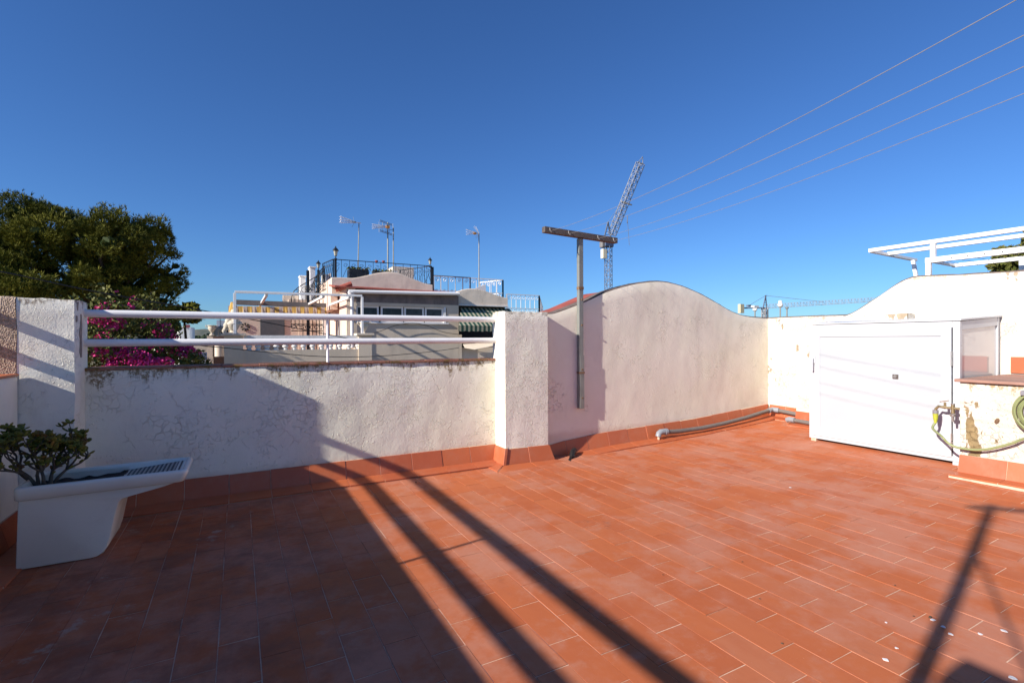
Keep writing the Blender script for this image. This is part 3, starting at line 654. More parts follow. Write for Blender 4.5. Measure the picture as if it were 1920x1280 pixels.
mb = MB(); mb.box((-.999, 3.553, .30), (-.60, 3.562, .42)); mb.box((-.999, 3.872, .30), (-.60, 3.882, .42)); mb.box((-1.002, 3.553, .30), (-.992, 3.88, .42))
mb.build('basin_lining', M['ceramic'], t)
M['groove'] = paint('grimy_shaded_groove', (.03, .027, .025), .6, var=.4, sc=40)  # near-black: grime plus the shade between the ribs, put into the colour
mb = MB(); mb.hexa([(-.60, 3.553, .385), (-.298, 3.553, .400), (-.298, 3.88, .400), (-.60, 3.88, .385), (-.60, 3.553, .402), (-.298, 3.553, .428), (-.298, 3.88, .428), (-.60, 3.88, .402)]); mb.build('washboard', M['ceramic'], t)
mb = MB(); mb.hexa([(-.585, 3.572, .400), (-.335, 3.572, .422), (-.335, 3.862, .422), (-.585, 3.862, .400), (-.585, 3.572, .4045), (-.335, 3.572, .4262), (-.335, 3.862, .4262), (-.585, 3.862, .4045)]); mb.build('washboard_grooves', M['groove'], t)
mb = MB()
for i in range(11):
    for j in range(9):
        x = -.574+.0222*i; y = 3.585+.031*j+(.0155 if i % 2 else 0); z = .4045+(x+.585)*.087
        mb.hexa([(x, y, z-.002), (x+.014, y+.008, z), (x+.014, y+.021, z), (x, y+.013, z-.002), (x+.002, y+.001, z+.0015), (x+.012, y+.009, z+.0015), (x+.012, y+.020, z+.0015), (x+.002, y+.012, z+.0015)])
mb.build('washboard_ribs', M['ceramic'], t, bevel=.0015, seg=1)
mb = MB(); mb.box((-.322, 3.585, .426), (-.314, 3.85, .4295)); mb.build('drain_slot', M['black'], t)
mb = MB(); rg = random.Random(3); nxs, nys = 18, 14
for i in range(nxs+1):
    for j in range(nys+1):
        x = -.992+.40*i/nxs; y = 3.562+.31*j/nys; mb.v.append((x, y, .385+.012*noise.noise(Vector((x*14, y*14, 0)))+.012*noise.noise(Vector((x*50, y*50, 2)))+max(0, .02*(x+.75)/.2)))
for i in range(nxs):
    for j in range(nys): a = i*(nys+1)+j; mb.f.append((a, a+nys+1, a+nys+2, a+1)); mb.m.append(0)
tag(mb.build('potting_soil', M['soil'], smooth='all'), 'dark soil filling the basin of the laundry sink', 'soil')

# --- jade plant
def leaf_mat(name, c, c2, c3=None, rough=.45, trans=.0, sc=8):
    s = Sh(name, rough, 0, .12)
    rnd = s.n('Attribute', attribute_name='lv', out='Fac')
    cc = s.mix(rnd, c, c2)
    if c3: cc = s.mix(s.math('MULTIPLY', s.ramp(s.noise(sc, 3, off=3), .5, .65), .8), cc, c3)
    s.col(cc)
    if trans:
        s.b.inputs['Subsurface Weight'].default_value = 0
    return s.m
M['jade'] = leaf_mat('jade_leaf', (.085, .11, .025), (.20, .175, .03), (.18, .085, .025))
M['jadestem'] = paint('jade_stem', (.10, .08, .06), .8, var=.4, sc=30)
t = thing('jade_plant', 'jade plant with thick round leaves growing in the laundry sink', 'plant', (-.86, 3.70, .37))
rg = random.Random(21); st = MB(); lf = MB(); lcols = []
def jleaf(p, d, sz):
    d = d.normalized(); a = Vector((0, 0, 1)) if abs(d.z) < .9 else Vector((1, 0, 0)); sd = d.cross(a).normalized(); nn = sd.cross(d)
    q = Quaternion(d, rg.uniform(-1, 1)); sd = q @ sd; nn = q @ nn
    L2, W2, T2 = sz, sz*.36, sz*.12; vs = [p]
    for f, wv in ((.3, .75), (.65, 1.), (.92, .6)):
        for k in range(6):
            an = 2*math.pi*k/6; vs.append(p+d*L2*f+sd*W2*wv*math.cos(an)+nn*(T2*wv*math.sin(an)+L2*.10*f*f))
    vs.append(p+d*L2+nn*L2*.1)
    fs = [(0, 1+(k+1) % 6, 1+k) for k in range(6)]
    for r2 in range(2):
        for k in range(6): a_ = 1+r2*6+k; b_ = 1+r2*6+(k+1) % 6; fs.append((a_, b_, b_+6, a_+6))
    fs += [(13+k, 13+(k+1) % 6, 19) for k in range(6)]
    lf.add(vs, fs); r = rg.random(); n_ = sum(len(f) for f in fs); lcols.extend([(r, r, r, 1)]*n_)
def jbranch(p, d, L, r, lev):
    n = 4; pts = [p.copy()]; rs = [r]; dd = d.normalized()
    for k in range(n):
        dd = (dd+Vector((rg.uniform(-.3, .3), rg.uniform(-.3, .3), rg.uniform(-.12, .22)))).normalized()
        if p.x > -.80: dd = (dd+Vector((-.45, 0, .1))).normalized()
        if p.z > .74: dd = (dd+Vector((0, 0, -.35))).normalized()
        p = p+dd*L/n; pts.append(p.copy()); rs.append(r*(1-.35*(k+1)/n))
        for q in range(2):
            if (lev >= 1 or k >= 2) and rg.random() < .30: jleaf(p, (dd+Vector((rg.uniform(-1, 1), rg.uniform(-1, 1), rg.uniform(-.5, .6)))), rg.uniform(.026, .038))
    st.tube(pts, rs, 6)
    if lev < 3:
        for k in range(rg.choice([2, 2, 3]) if lev else 3):
            jbranch(p, dd+Vector((rg.uniform(-1.35, 1.35), rg.uniform(-.9, .9), rg.uniform(-.35, .7))), L*rg.uniform(.6, .85), r*.62, lev+1)
    else:
        for k in range(rg.choice([4, 5, 6])):
            a = 2*math.pi*k/5+rg.random(); jleaf(p, Vector((math.cos(a), math.sin(a), rg.uniform(.0, 1.1))), rg.uniform(.028, .042))
for bx, by, dx in ((-0.96, 3.68, -0.54), (-0.93, 3.70, 0.00), (-0.94, 3.67, 0.05), (-0.97, 3.66, -0.18), (-0.92, 3.68, 0.25), (-0.99, 3.72, -0.81), (-0.92, 3.66, 0.09)):
    jbranch(Vector((bx, by, .375)), Vector((dx, rg.uniform(-.45, .25), .8)), rg.uniform(.115, .145), .011, 0)
st.build('stem', M['jadestem'], t, smooth='all')
o = lf.build('leaves', M['jade'], t, smooth='all', fix=False)
c_ = o.data.color_attributes.new('lv', 'FLOAT_COLOR', 'CORNER'); c_.data.foreach_set('color', [v for q in lcols for v in q])

# --- tap, hose and reel
t = thing('garden_tap', 'brass garden tap with two outlets sticking out beside the cabinet', 'tap', (5.27, 1.93, .6))
mb = MB(); ty = 1.945; tz = .60; tx = 5.36
mb.tube([(tx, 1.90, tz), (tx, 2.0, tz), (tx, 2.04, tz+.004)], .011, 10); mb.tube([(tx, 1.965, tz-.045), (tx, 1.965, tz+.03)], .014, 10)
mb.tube([(tx, 2.03, tz), (tx, 2.065, tz+.006), (tx, 2.085, tz-.02), (tx, 2.087, tz-.04)], .011, 10); mb.tube([(tx, 2.02, tz), (tx, 2.02, tz+.045)], .010, 8)
mb.build('body', M['brass'], t, smooth=True)
mb = MB(); mb.tube([(tx, 1.965, tz+.03), (tx, 1.965, tz+.04)], .016, 8); mb.build('cap_nut', M['chrome'], t, smooth=True)
mb = MB(); mb.tube([(tx, 1.965, tz-.05), (tx, 1.965, tz-.07), (tx, 1.965, tz-.071), (tx, 1.965, tz-.115)], [.021, .021, .009, .009], 12); mb.build('spout', M['chrome'], t, smooth=True)
mb = MB(); mb.bar((tx, 2.055, tz+.045), (tx, 1.995, tz+.062), .014, .008); mb.build('lever', M['rust'], t)
mb = MB(); mb.tube([(tx, 2.087, tz-.03), (tx, 2.087, tz-.06)], .021, 12, mi=0); mb.tube([(tx, 2.087, tz-.061), (tx, 2.087, tz-.115)], [.021, .016], 12, mi=1); mb.tube([(tx, 2.087, tz-.115), (tx, 2.088, tz-.145)], [.014, .010], 12, mi=1)
tag(mb.build('hose_connector', [M['greyplastic'], M['yellow']], smooth=True), 'grey and yellow plastic hose connector on the tap', 'connector')
hp = [atx(*q, 5.24) for q in [(1764, 806), (1766, 818), (1776, 829), (1790, 837), (1808, 841), (1828, 843), (1850, 842), (1875, 837), (1900, 830), (1925, 822)]]
hp = [Vector((tx, 2.088, tz-.14)), Vector((tx-.03, 2.095, tz-.19))]+hp[1:]+[Vector((5.24, 1.35, .42))]
mb = MB()
fine = []
for i in range(len(hp)-1):
    for k in range(5):
        tt = k/5; p0, p1, p2, p3 = hp[max(i-1, 0)], hp[i], hp[i+1], hp[min(i+2, len(hp)-1)]
        fine.append(.5*((2*p1)+(-p0+p2)*tt+(2*p0-5*p1+4*p2-p3)*tt*tt+(-p0+3*p1-3*p2+p3)*tt**3))
fine.append(hp[-1]); mb.tube(fine, .0095, 8)
rc = atx(1950, 775, 5.2)
for k in range(5):
    rr = .105+.012*k; cx_ = 5.21+.014*(k % 3)
    mb.tube([(cx_, rc.y+rr*math.cos(a*math.pi/18), rc.z+rr*1.05*math.sin(a*math.pi/18)) for a in range(37)], .0085, 7, cap=False)
tag(mb.build('garden_hose', M['hose'], smooth='all'), 'green garden hose running from the tap to its coil at the right edge', 'hose')
t = thing('hose_reel', 'grey plastic hose reel holding the coiled green hose at the right edge', 'reel', (5.25, rc.y, rc.z))
mb = MB(); mb.tube([(5.19, rc.y, rc.z), (5.20, rc.y, rc.z)], .088, 24); mb.tube([(5.2, rc.y, rc.z), (5.28, rc.y, rc.z)], .07, 20); mb.build('drum', M['greyplastic'], t, smooth=True)
mb = MB(); mb.box((5.19, rc.y-.1, rc.z+.125), (5.295, rc.y+.105, rc.z+.16)); mb.build('bracket', M['greyplastic'], t, bevel=.004)
# insect-like hole / plug on block
mb = MB(); p = atx(1868, 789, 5.295); mb.lathe((0, 0, 0), [(.003, 0), (.012, .01), (.013, .025), (.006, .04)], 8)
mb.v = [(5.288+v[1]*.6, p.y+v[0]*1.1-.3*v[2], p.z-.02+v[2]*1.1) for v in mb.v]
tag(mb.build('broken_pipe_stub', M['rust']), 'small dark rusty stub sticking out of the stained block', 'stub')

# --- little things on the floor
M['chip'] = paint('paint_chip', (.72, .70, .70), .8, var=.15, sc=40)
M['leafdry'] = paint('dry_leaf', (.07, .05, .03), .8, var=.4, sc=40)
rg = random.Random(77)
def floorpt(px, py, z=.0):
    d = _ray(px, py); t_ = (z-CAMH)/d.z; return Vector((d.x*t_, d.y*t_, z))
for (px, py, sz) in [(1782, 1189, .008), (1838, 1189, .009), (1883, 1183, .010), (1749, 1162, .010), (1768, 1175, .009), (1661, 1237, .009), (1681, 1215, .006), (1482, 914, .010), (1897, 1270, .012), (1661, 1167, .004)]:
    p = floorpt(px, py); z = zf(p.x, p.y); p = floorpt(px, py, z); mb = MB(); n = 7
    ring = [(p.x+sz*rg.uniform(.6, 1.2)*math.cos(2*math.pi*k/n), p.y+sz*rg.uniform(.6, 1.4)*math.sin(2*math.pi*k/n), z+.0015) for k in range(n)]
    mb.prism(ring, (0, 0, .0022)); tag(mb.build('paint_chip', M['chip']), 'tiny white paint chip lying on the terracotta floor at the lower right', 'paint chip', 'white paint chips on the floor')
for (px, py, sz) in [(780, 905, .016), (1744, 1158, .010), (1392, 1054, .007), (1466, 1207, .007), (1424, 1123, .006), (1678, 1098, .007), (1243, 1078, .006), (1713, 1156, .006)]:
    p = floorpt(px, py); z = zf(p.x, p.y); p = floorpt(px, py, z); mb = MB()
    a = rg.random()*6; d1 = Vector((math.cos(a), math.sin(a), 0))*sz; d2 = Vector((-d1.y, d1.x, 0))*.5; q = Vector((p.x, p.y, z+.002))
    mb.add([q-d1, q+d2+Vector((0, 0, sz*.5)), q+d1+Vector((0, 0, sz*.3)), q-d2+Vector((0, 0, sz*.1)), q+Vector((0, 0, sz*.9))], [(0, 1, 4), (1, 2, 4), (2, 3, 4), (3, 0, 4), (0, 3, 2, 1)])
    tag(mb.build('dry_leaf', M['leafdry']), 'tiny dark dry leaf crumb lying on the terracotta floor', 'dry leaf', 'dry leaf crumbs on the floor')
#@@BACKGROUND
# ================================================================== BEYOND THE TERRACE
def gz(mb_, poly, name, mat, parent, d, **k):
    mb_.prism(poly, d); return mb_.build(name, mat, parent, **k)
def quadY(px0, py0, px1, py1, Y):      # world box corners of an upright rectangle seen at depth Y
    a = at(px0, py0, Y); b = at(px1, py1, Y); return a, b
def boxY(mb, px0, py0, px1, py1, Y, dep, ztop=None, zbot=None):
    a, b = quadY(px0, py0, px1, py1, Y); mb.box((a.x, Y, b.z if zbot is None else zbot), (b.x, Y+dep, a.z if ztop is None else ztop)); return mb
GZ = -6.5
mb = MB(); mb.add([(-4000, -4000, GZ), (4000, -4000, GZ), (4000, 9000, GZ), (-4000, 9000, GZ)], [(0, 1, 2, 3)])
s = Sh('dry_ground', .95, 0, .1); s.col(s.mix(s.ramp(s.noise(.05, 6), .4, .6), (.32, .24, .16), (.16, .15, .08))); 
tag(mb.build('ground', s.m, fix=False), kind='structure')
# ---- terraced house with balcony (front y = 15)
YF = 15.0; YN = 13.3
t = thing('terraced_house', 'peach and grey terraced house across the street with a balustraded balcony', 'house', (2.6, 17, GZ))
# balcony parapet
mb = MB(); a, b = quadY(420, 657, 697, 690, YN); mb.box((a.x, YN, GZ), (b.x, YN+.16, a.z)); 
a2, b2 = quadY(420, 630, 456, 690, YN); mb.box((a2.x-.001, YN-.03, GZ+.01), (b2.x, YN+.30, a2.z))
a3, b3 = quadY(672, 629, 697, 690, YN); mb.box((a3.x, YN-.03, GZ+.01), (b3.x+.001, YN+.30, a3.z)); mb.build('balcony_wall', M['f_grey'], t)
for q1_, q2_ in ((a2, b2), (a3, b3)): mb = MB(); mb.box((q1_.x-.06, YN-.09, q1_.z+.001), (q2_.x+.06, YN+.36, q1_.z+.06)); mb.build('pillar_cap', M['f_grey'], t, bevel=.01)
# floor of the balcony
mb = MB(); mb.box((b.x-.15, YN+.17, GZ), (b.x, YF-.001, a.z)); mb.build('side_parapet', M['f_grey'], t)
mb = MB(); mb.box((a.x, YN+.17, a.z-.35), (b.x-.16, YF+3.1, a.z-.25)); mb.build('balcony_floor', M['redtile'], t)
bal = MB(); r1 = at(457, 628.5, YN); r2 = at(672, 633, YN); bal.box((r1.x, YN+.02, r1.z-.075), (r2.x, YN+.17, r1.z)); bal = bal.build('balustrade', M['f_white'], t)
zb0 = a.z; zb1 = r1.z-.08; hb = zb1-zb0
for k in range(13):
    x = at(467+17.1*k, 645, YN).x
    mb = MB(); pr = [(.055, 0), (.055, .10), (.035, .13), (.062, .25), (.07, .33), (.05, .45), (.028, .55), (.028, .62), (.045, .66), (.03, .72), (.055, .86), (.055, 1)]
    mb.lathe((x, YN+.09, zb0), [(r*1.05, z*hb) for r, z in pr], 10); mb.build('baluster', M['f_white'], bal, smooth=True)
# back wall of the balcony
YB = 18.2
mb = MB(); boxY(mb, 428, 573, 616, 700, YB, .25, zbot=GZ); mb.build('back_wall', M['f_beige'], t)
mb = MB(); boxY(mb, 488, 590, 534, 665, YB-.03, .03); mb.build('shutter', paint('slate_shutter', (.085, .095, .105), .6, var=.2, sc=6), t)
c0 = at(460, 613, YB); vb = MB()
for k in range(8):
    an = k*math.pi/4; d = Vector((math.cos(an), 0, math.sin(an))); pp = Vector((-d.z, 0, d.x))
    q = c0+Vector((0, -.035, 0)); vb.prism([q+d*.05+pp*.008, q+d*.13+pp*.035, q+d*.13-pp*.035, q+d*.05-pp*.008], (0, .02, 0))
vb.build('vent_block', M['dark'], t)
# wrought iron grille with a doorway behind
mb = MB(); boxY(mb, 560, 600, 585, 660, YB-.03, .03); mb.build('doorway', M['f_beige'], t)
mb = MB(); x0_, x1_ = at(546, 600, 16.6).x, at(606, 600, 16.6).x; zt_, zb_ = at(575, 560, 16.6).z, at(575, 668, 16.6).z
for k, xx in enumerate([x0_+(x1_-x0_)*f for f in (.0, .12, .24, .36, .66, .78, .88, 1.)]): mb.tube([(xx, 16.6, zb_ if k > 2 else zb_+.9), (xx, 16.6, zt_)], .012, 5)
for zz in (at(575, 608, 16.6).z, at(575, 620, 16.6).z, at(575, 657, 16.6).z): mb.tube([(x0_, 16.6, zz), (x1_, 16.6, zz)], .014, 5)
for k in range(7):
    cx_ = x0_+(x1_-x0_)*(k+.5)/7; cz_ = at(575, 614, 16.6).z; rr = .09
    mb.tube([(cx_+rr*math.cos(a)*(1-a/9), 16.6, cz_+rr*math.sin(a)*(1-a/9)) for a in [q*.7 for q in range(10)]], .011, 5)
mb.build('iron_grille', M['iron'], t)
mb = MB(); mb.box((at(575, 600, 16.7).x, 16.66, zb_), (at(580.5, 600, 16.7).x, 16.75, at(575, 507, 16.7).z)); mb.build('iron_post', M['iron'], t)
# awning case, striped awning
mb = MB(); p0, p1 = at(443, 563, 16.2), at(612, 574, 16.2)
mb.hexa([(p0.x, 16.2, p0.z-.11), (p1.x, 16.2, p1.z-.05), (p1.x, 16.45, p1.z-.05), (p0.x, 16.45, p0.z-.11), (p0.x, 16.2, p0.z+.02), (p1.x, 16.2, p1.z+.09), (p1.x, 16.45, p1.z+.09), (p0.x, 16.45, p0.z+.02)])
mb.build('awning_case', M['beam'], t)
s = Sh('yellow_striped_fabric', .85, 0, .2)
xx = s.n('SeparateXYZ', {0: s.pos}, out='X'); fr_ = s.math('FRACT', s.math('MULTIPLY', xx, 1/.232)); st_ = s.math('GREATER_THAN', fr_, .52)
s.col(s.mix(st_, (.50, .31, .085), (.56, .45, .35))); M['ystripe'] = s.m
mb = MB(); n = 60; za, zb2 = at(445, 574, 16.15).z, at(445, 590, 16.15).z
xa, xb = at(445, 574, 16.15).x, at(612, 574, 16.15).x
for k in range(n+1):
    x = xa+(xb-xa)*k/n; wv = .008*math.sin(k*1.1)+.004*math.sin(k*2.7); sl_ = (at(612, 576, 16.15).z-za)*k/n
    mb.v += [(x, 16.15+wv*.2, za+sl_), (x, 16.13+wv, (za+zb2)/2+sl_), (x, 16.12+wv*1.6, zb2-.02+sl_+.015*math.sin(k*.9))]
for k in range(n):
    for j in range(2): a_ = k*3+j; mb.f.append((a_, a_+3, a_+4, a_+1)); mb.m.append(0)
o = mb.build('awning', M['ystripe'], t); so_ = o.modifiers.new('thick', 'SOLIDIFY'); so_.thickness = .006
# rolled awning bundle hanging at the left post
mb = MB(); q0 = at(436, 566, YN+.2); rg = random.Random(4)
mb.tube([q0+Vector((.0, 0, .0)), q0+Vector((.02, 0, -.1)), q0+Vector((-.03, 0, -.27)), q0+Vector((.01, 0, -.5)), q0+Vector((0, 0, -.7))], [.04, .08, .06, .09, .08], 8)
tag(mb.build('gathered_awning', M['ystripe'], t, smooth=True))
# white frame of the balcony awning: front beam on two posts, bars running back to the house
fa, fb_ = at(440, 547, YN), at(679, 554.5, YN)
def member_(name, p, q, w_, h_):
    m_ = MB(); m_.bar(p, q, w_, h_); m_.build(name, M['white_metal'], t, bevel=.004)
member_('frame_beam', fa, fb_, .045, .055)
for q in (fa, fb_): member_('frame_post', (q.x, YN, at(440, 640, YN).z), (q.x, YN, q.z-.03), .06, .05)
for px, yb in ((500, 17.6), (607, 17.0), (656, 16.9)):
    q = at(px, 547+(px-440)*.0314+2, YN); member_('frame_bar', (q.x, YN+.02, q.z-.02), (q.x, yb, q.z-.02), .06, .06)
# peach side house body : its side wall faces left
XS = at(650, 600, YF).x
s = 0
mb = MB(); ze = at(650, 536, YF).z
mb.box((XS, YF+.02, GZ), (XS+.25, YF+3.6, ze)); mb.build('side_wall', M['f_peach'], t)
sw = MB(); q0 = Vector((XS-.004, 16.6, 0)); 
sw.box((XS-.02, 15.9, at(612, 602, 16.5).z-1.2), (XS-.001, 16.6, at(612, 602, 16.5).z)); sw.build('window', M['wglass'], t)
sw = MB()
for yy in (15.87, 16.22, 16.58): sw.box((XS-.03, yy, at(612, 602, 16.5).z-1.2), (XS-.003, yy+.05, at(612, 602, 16.5).z+.03))
sw.build('window_frame', M['white_metal'], t)
# grey front
XE = at(860, 600, YF).x
zt1, zt2 = at(650, 545, YF).z, at(858, 556, YF).z
mb = MB(); zw = at(700, 573.5, YF).z; zwb = at(700, 603.5, YF).z; xw0, xw1 = at(668, 590, YF).x, at(838, 590, YF).x
mb.box((XS+.001, YF, GZ), (XE, YF+.2, zwb)); mb.box((XS+.001, YF, zw), (XE, YF+.2, zw+.10)); mb.box((XS+.001, YF, zwb), (xw0, YF+.2, zw)); mb.box((xw1, YF, zwb), (XE, YF+.2, zw)); mb.build('grey_wall', M['f_grey'], t)
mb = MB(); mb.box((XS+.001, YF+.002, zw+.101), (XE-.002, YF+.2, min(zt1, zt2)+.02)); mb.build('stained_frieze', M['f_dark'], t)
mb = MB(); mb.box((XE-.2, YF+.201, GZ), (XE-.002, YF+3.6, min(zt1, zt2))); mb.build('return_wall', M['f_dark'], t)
# window band
xs_ = [xw0, at(712, 590, YF).x, at(716, 590, YF).x, at(758, 590, YF).x, at(797, 590, YF).x, xw1]
pn = [(668, 711), (715, 757), (759, 796), (798, 832)]
for (u, v) in pn:
    x0_, x1_ = at(u, 590, YF).x, at(v, 590, YF).x; w_ = MB(); f = .05
    w_.box((x0_, YF+.05, zwb), (x0_+f, YF+.11, zw)); w_.box((x1_-f, YF+.05, zwb), (x1_, YF+.11, zw)); w_.box((x0_+f, YF+.05, zw-f), (x1_-f, YF+.11, zw)); w_.box((x0_+f, YF+.05, zwb), (x1_-f, YF+.11, zwb+f))
    wo = w_.build('window', M['white_metal'], t); p_ = MB(); p_.box((x0_+f, YF+.075, zwb+f), (x1_-f, YF+.085, zw-f)); p_.build('pane', M['wglass'], wo)
mb = MB(); mb.box((xw0-.02, YF-.05, zwb-.045), (xw1+.05, YF-.001, zwb)); mb.box((at(832, 590, YF).x, YF-.015, zwb), (at(836, 590, YF).x, YF+.1, zw+.02)); mb.build('window_sill', M['f_white'], t)
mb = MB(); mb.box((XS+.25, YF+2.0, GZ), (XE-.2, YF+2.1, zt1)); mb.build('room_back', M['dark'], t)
# red eaves, dark slot and gutter
ea, eb = at(645, 536.5, YF-.1), at(858, 549, YF-.1)
mb = MB(); mb.hexa([(ea.x-.25, YF-.12, ea.z-.04), (eb.x, YF-.12, eb.z-.04), (eb.x, YF+1.0, eb.z+.10), (ea.x-.25, YF+1.0, ea.z+.10), (ea.x-.25, YF-.12, ea.z), (eb.x, YF-.12, eb.z), (eb.x, YF+1.0, eb.z+.14), (ea.x-.25, YF+1.0, ea.z+.14)])
mb.build('roof_edge', M['redtile'], t)
mb = MB(); n = 26
for k in range(n):
    x = XS-.45+.09*k*.5; 
for k in range(14):
    y = YF+.05+k*.26; mb.tube([(XS-.16, y, ea.z-.03), (XS+.15, y, ea.z+.10)], .07, 8)
mb.build('tile_ends', M['redtile'], t)
mb = MB(); mb.box((XS+.03, YF+.03, min(zt1, zt2)+.03), (XE-.02, YF+.3, ea.z-.045)); mb.build('eaves_slot_shade', M['dark'], t)  # near-black fill stands in for the shade in the slot
g0, g1 = at(654, 546.5, YF-.14), at(861, 551, YF-.14)
mb = MB(); mb.tube([g0, g1], .055, 10); mb.build('gutter', M['white_metal'], t, smooth=True)
mb = MB(); mb.tube([g0+Vector((.06, .02, 0)), g0+Vector((.10, .06, -.16)), g0+Vector((.10, .07, -.25))], [.10, .06, .05], 10); mb.tube([g0+Vector((.10, .07, -.24)), g0+Vector((.10, .07, -1.6))], .045, 10); mb.build('downpipe', M['white_metal'], t, smooth=True)
# roof terrace parapet with the humped top
Y2 = 15.95
prof = [(at(px, py, Y2).x, at(px, py, Y2).z) for px, py in [(622, 520), (640, 520), (662, 521), (684, 517), (705, 512), (728, 509.5), (748, 512), (768, 520), (786, 527), (800, 532), (811, 534)]]
wallmesh(prof, ea.z-.15, (0, Y2, 0), (1, 0, 0), (0, -1, 0), .2, ds=.08, dz=.2, name='humped_parapet', mat=M['f_taupe'], parent=t)
x_ = prof[0][0]; mb = MB(); mb.box((x_-.003, Y2+.21, ea.z-.6), (x_+.2, Y2+3.5, prof[0][1]-.01)); mb.build('parapet_return', M['f_peach'], t)
mb = MB(); mb.box((x_+.2, Y2+.2, ea.z-.05), (prof[-1][0]+2.5, Y2+5, ea.z+.05)); mb.build('roof_deck', M['redtile'], t)
# right neighbour with second hump, green awning
t2 = thing('terraced_house', 'grey house further right with a humped parapet and green striped awning', 'house', (6.8, 17, GZ))
prof = [(at(px, py, YF+.12).x, at(px, py, YF+.12).z) for px, py in [(858, 546.5), (870, 542.5), (884, 540.8), (900, 542.5), (915, 547), (930, 552.5), (942, 556.5), (952, 558.5)]]
zc_ = at(905, 572, YF+.12).z
wallmesh(prof, zc_, (0, YF+.12, 0), (1, 0, 0), (0, -1, 0), .2, ds=.08, name='humped_parapet', mat=M['f_taupe'], parent=t2)
xr = prof[-1][0]; xl = prof[0][0]
mb = MB(); mb.box((xl, YF+.08, zc_-.035), (xr+.02, YF+.4, zc_-.002)); mb.build('ledge', M['f_white'], t2)
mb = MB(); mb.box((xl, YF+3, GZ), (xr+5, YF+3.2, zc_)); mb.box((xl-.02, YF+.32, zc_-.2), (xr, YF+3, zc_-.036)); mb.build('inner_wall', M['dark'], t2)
zl = at(890, 651, YF+.12).z; mb = MB(); mb.box((xl, YF+.1, GZ), (xr+.5, YF+.3, zl)); mb.build('lower_wall', M['f_taupe'], t2)
mb = MB(); mb.box((XE+.005, YF+.001, GZ), (at(866, 640, YF).x, YF+.25, at(860, 627, YF).z)); mb.build('buttress', M['f_grey'], t2)
s = Sh('green_striped_fabric', .85, 0, .2)
xx = s.n('SeparateXYZ', {0: s.pos}, out='X'); fr_ = s.math('FRACT', s.math('MULTIPLY', xx, 1/.15)); st_ = s.math('GREATER_THAN', fr_, .55)
s.col(s.mix(st_, (.03, .075, .055), (.36, .34, .24))); M['gstripe'] = s.m
q1, q2 = at(864, 577, YF+.3), at(955, 579, YF+.3); w1_, w2_ = at(860, 611, YF-.75), at(985, 611, YF-.75)
mb = MB(); mb.add([q1, q2, Vector((w2_.x, YF-.75, w1_.z)), Vector((w1_.x, YF-.75, w1_.z))], [(0, 1, 2, 3)]); mb.build('awning', M['gstripe'], t2).modifiers.new('thick', 'SOLIDIFY').thickness = .01
mb = MB(); n = 40
for k in range(n+1):
    x = w1_.x+(w2_.x-w1_.x)*k/n; mb.v += [(x, YF-.75, w1_.z), (x, YF-.74, w1_.z-.14-.03*abs(math.sin(k*.8)))]
for k in range(n): mb.f.append((2*k, 2*k+2, 2*k+3, 2*k+1)); mb.m.append(0)
mb.build('valance', M['gstripe'], t2).modifiers.new('thick', 'SOLIDIFY').thickness = .008
# sun-bleached tarp on the lower wall
mb = MB(); a_ = at(870, 652, YF-.1); mb.add([at(868, 645, YF), at(925, 641, YF), at(925, 648, YF-.3), at(890, 655, YF-.3), at(872, 652, YF-.2)], [(0, 1, 2, 3, 4)])
mb.build('tarpaulin', M['f_taupe'], t2).modifiers.new('thick', 'SOLIDIFY').thickness = .01

# ---- railings of ornamental iron
def ornrail(name, label, pts, h, mat, step=.22, scroll=True, grp='ornamental railings on the far roofs', lowgap=.0, diag=False, thick=.012, z2=None):
    pts = [Vector(p) for p in pts]; t_ = thing(name, label, 'railing', tuple(pts[0]), grp)
    fr_ = MB(); bb = MB(); sc_ = MB()
    for a_, b_ in zip(pts, pts[1:]):
        L = (b_-a_).length; d = (b_-a_)/L
        fr_.bar(a_+Vector((0, 0, h)), b_+Vector((0, 0, h)), thick*2.4, thick*2); fr_.bar(a_+Vector((0, 0, .06)), b_+Vector((0, 0, .06)), thick*2, thick*1.8)
        if h > .7: fr_.bar(a_+Vector((0, 0, h*.33)), b_+Vector((0, 0, h*.33)), thick*2, thick*1.6)
        for q in (a_, b_): fr_.bar(q, q+Vector((0, 0, h)), thick*2.8, thick*2.8)
        n = max(1, round(L/step))
        for k in range(1, n): q = a_+d*(L*k/n); bb.bar(q+Vector((0, 0, .06)), q+Vector((0, 0, h-.01)), thick*1.1, thick*1.1)
        if scroll:
            for k in range(n):
                q = a_+d*(L*(k+.5)/n)
                for zc, rr in ((h*.82, .07), (h*.20, .05)):
                    sc_.tube([q+d*(rr*(1-i*.055)*math.cos(i*.62))+Vector((0, 0, zc+rr*(1-i*.055)*math.sin(i*.62))) for i in range(13)], thick*.5, 4, cap=False)
                if diag: sc_.bar(q-d*(L/n*.45)+Vector((0, 0, h*.35)), q+d*(L/n*.2)+Vector((0, 0, h*.75)), thick, thick)
    fr_.build('frame', mat, t_); 
    if bb.v: bb.build('bars', mat, t_)
    if sc_.v: sc_.build('scrollwork', mat, t_)
    return t_
Yr = 16.3
zR = at(811, 532, Yr).z
L0 = at(625, 520, Yr); R0 = at(809, 533, Yr); L0.z = R0.z = (at(625, 486, Yr).z)-.92
ornrail('iron_railing', 'black wrought iron railing with scrolls above the humped parapet of the peach house', [(L0.x-.15, Yr+1.1, L0.z), L0, R0, (R0.x-.65, Yr+1.5, R0.z)], .92, M['iron'], step=.24, diag=True, thick=.011)
Lb = at(608, 525, 17.6); Lb.z = at(608, 496, 17.6).z-.85
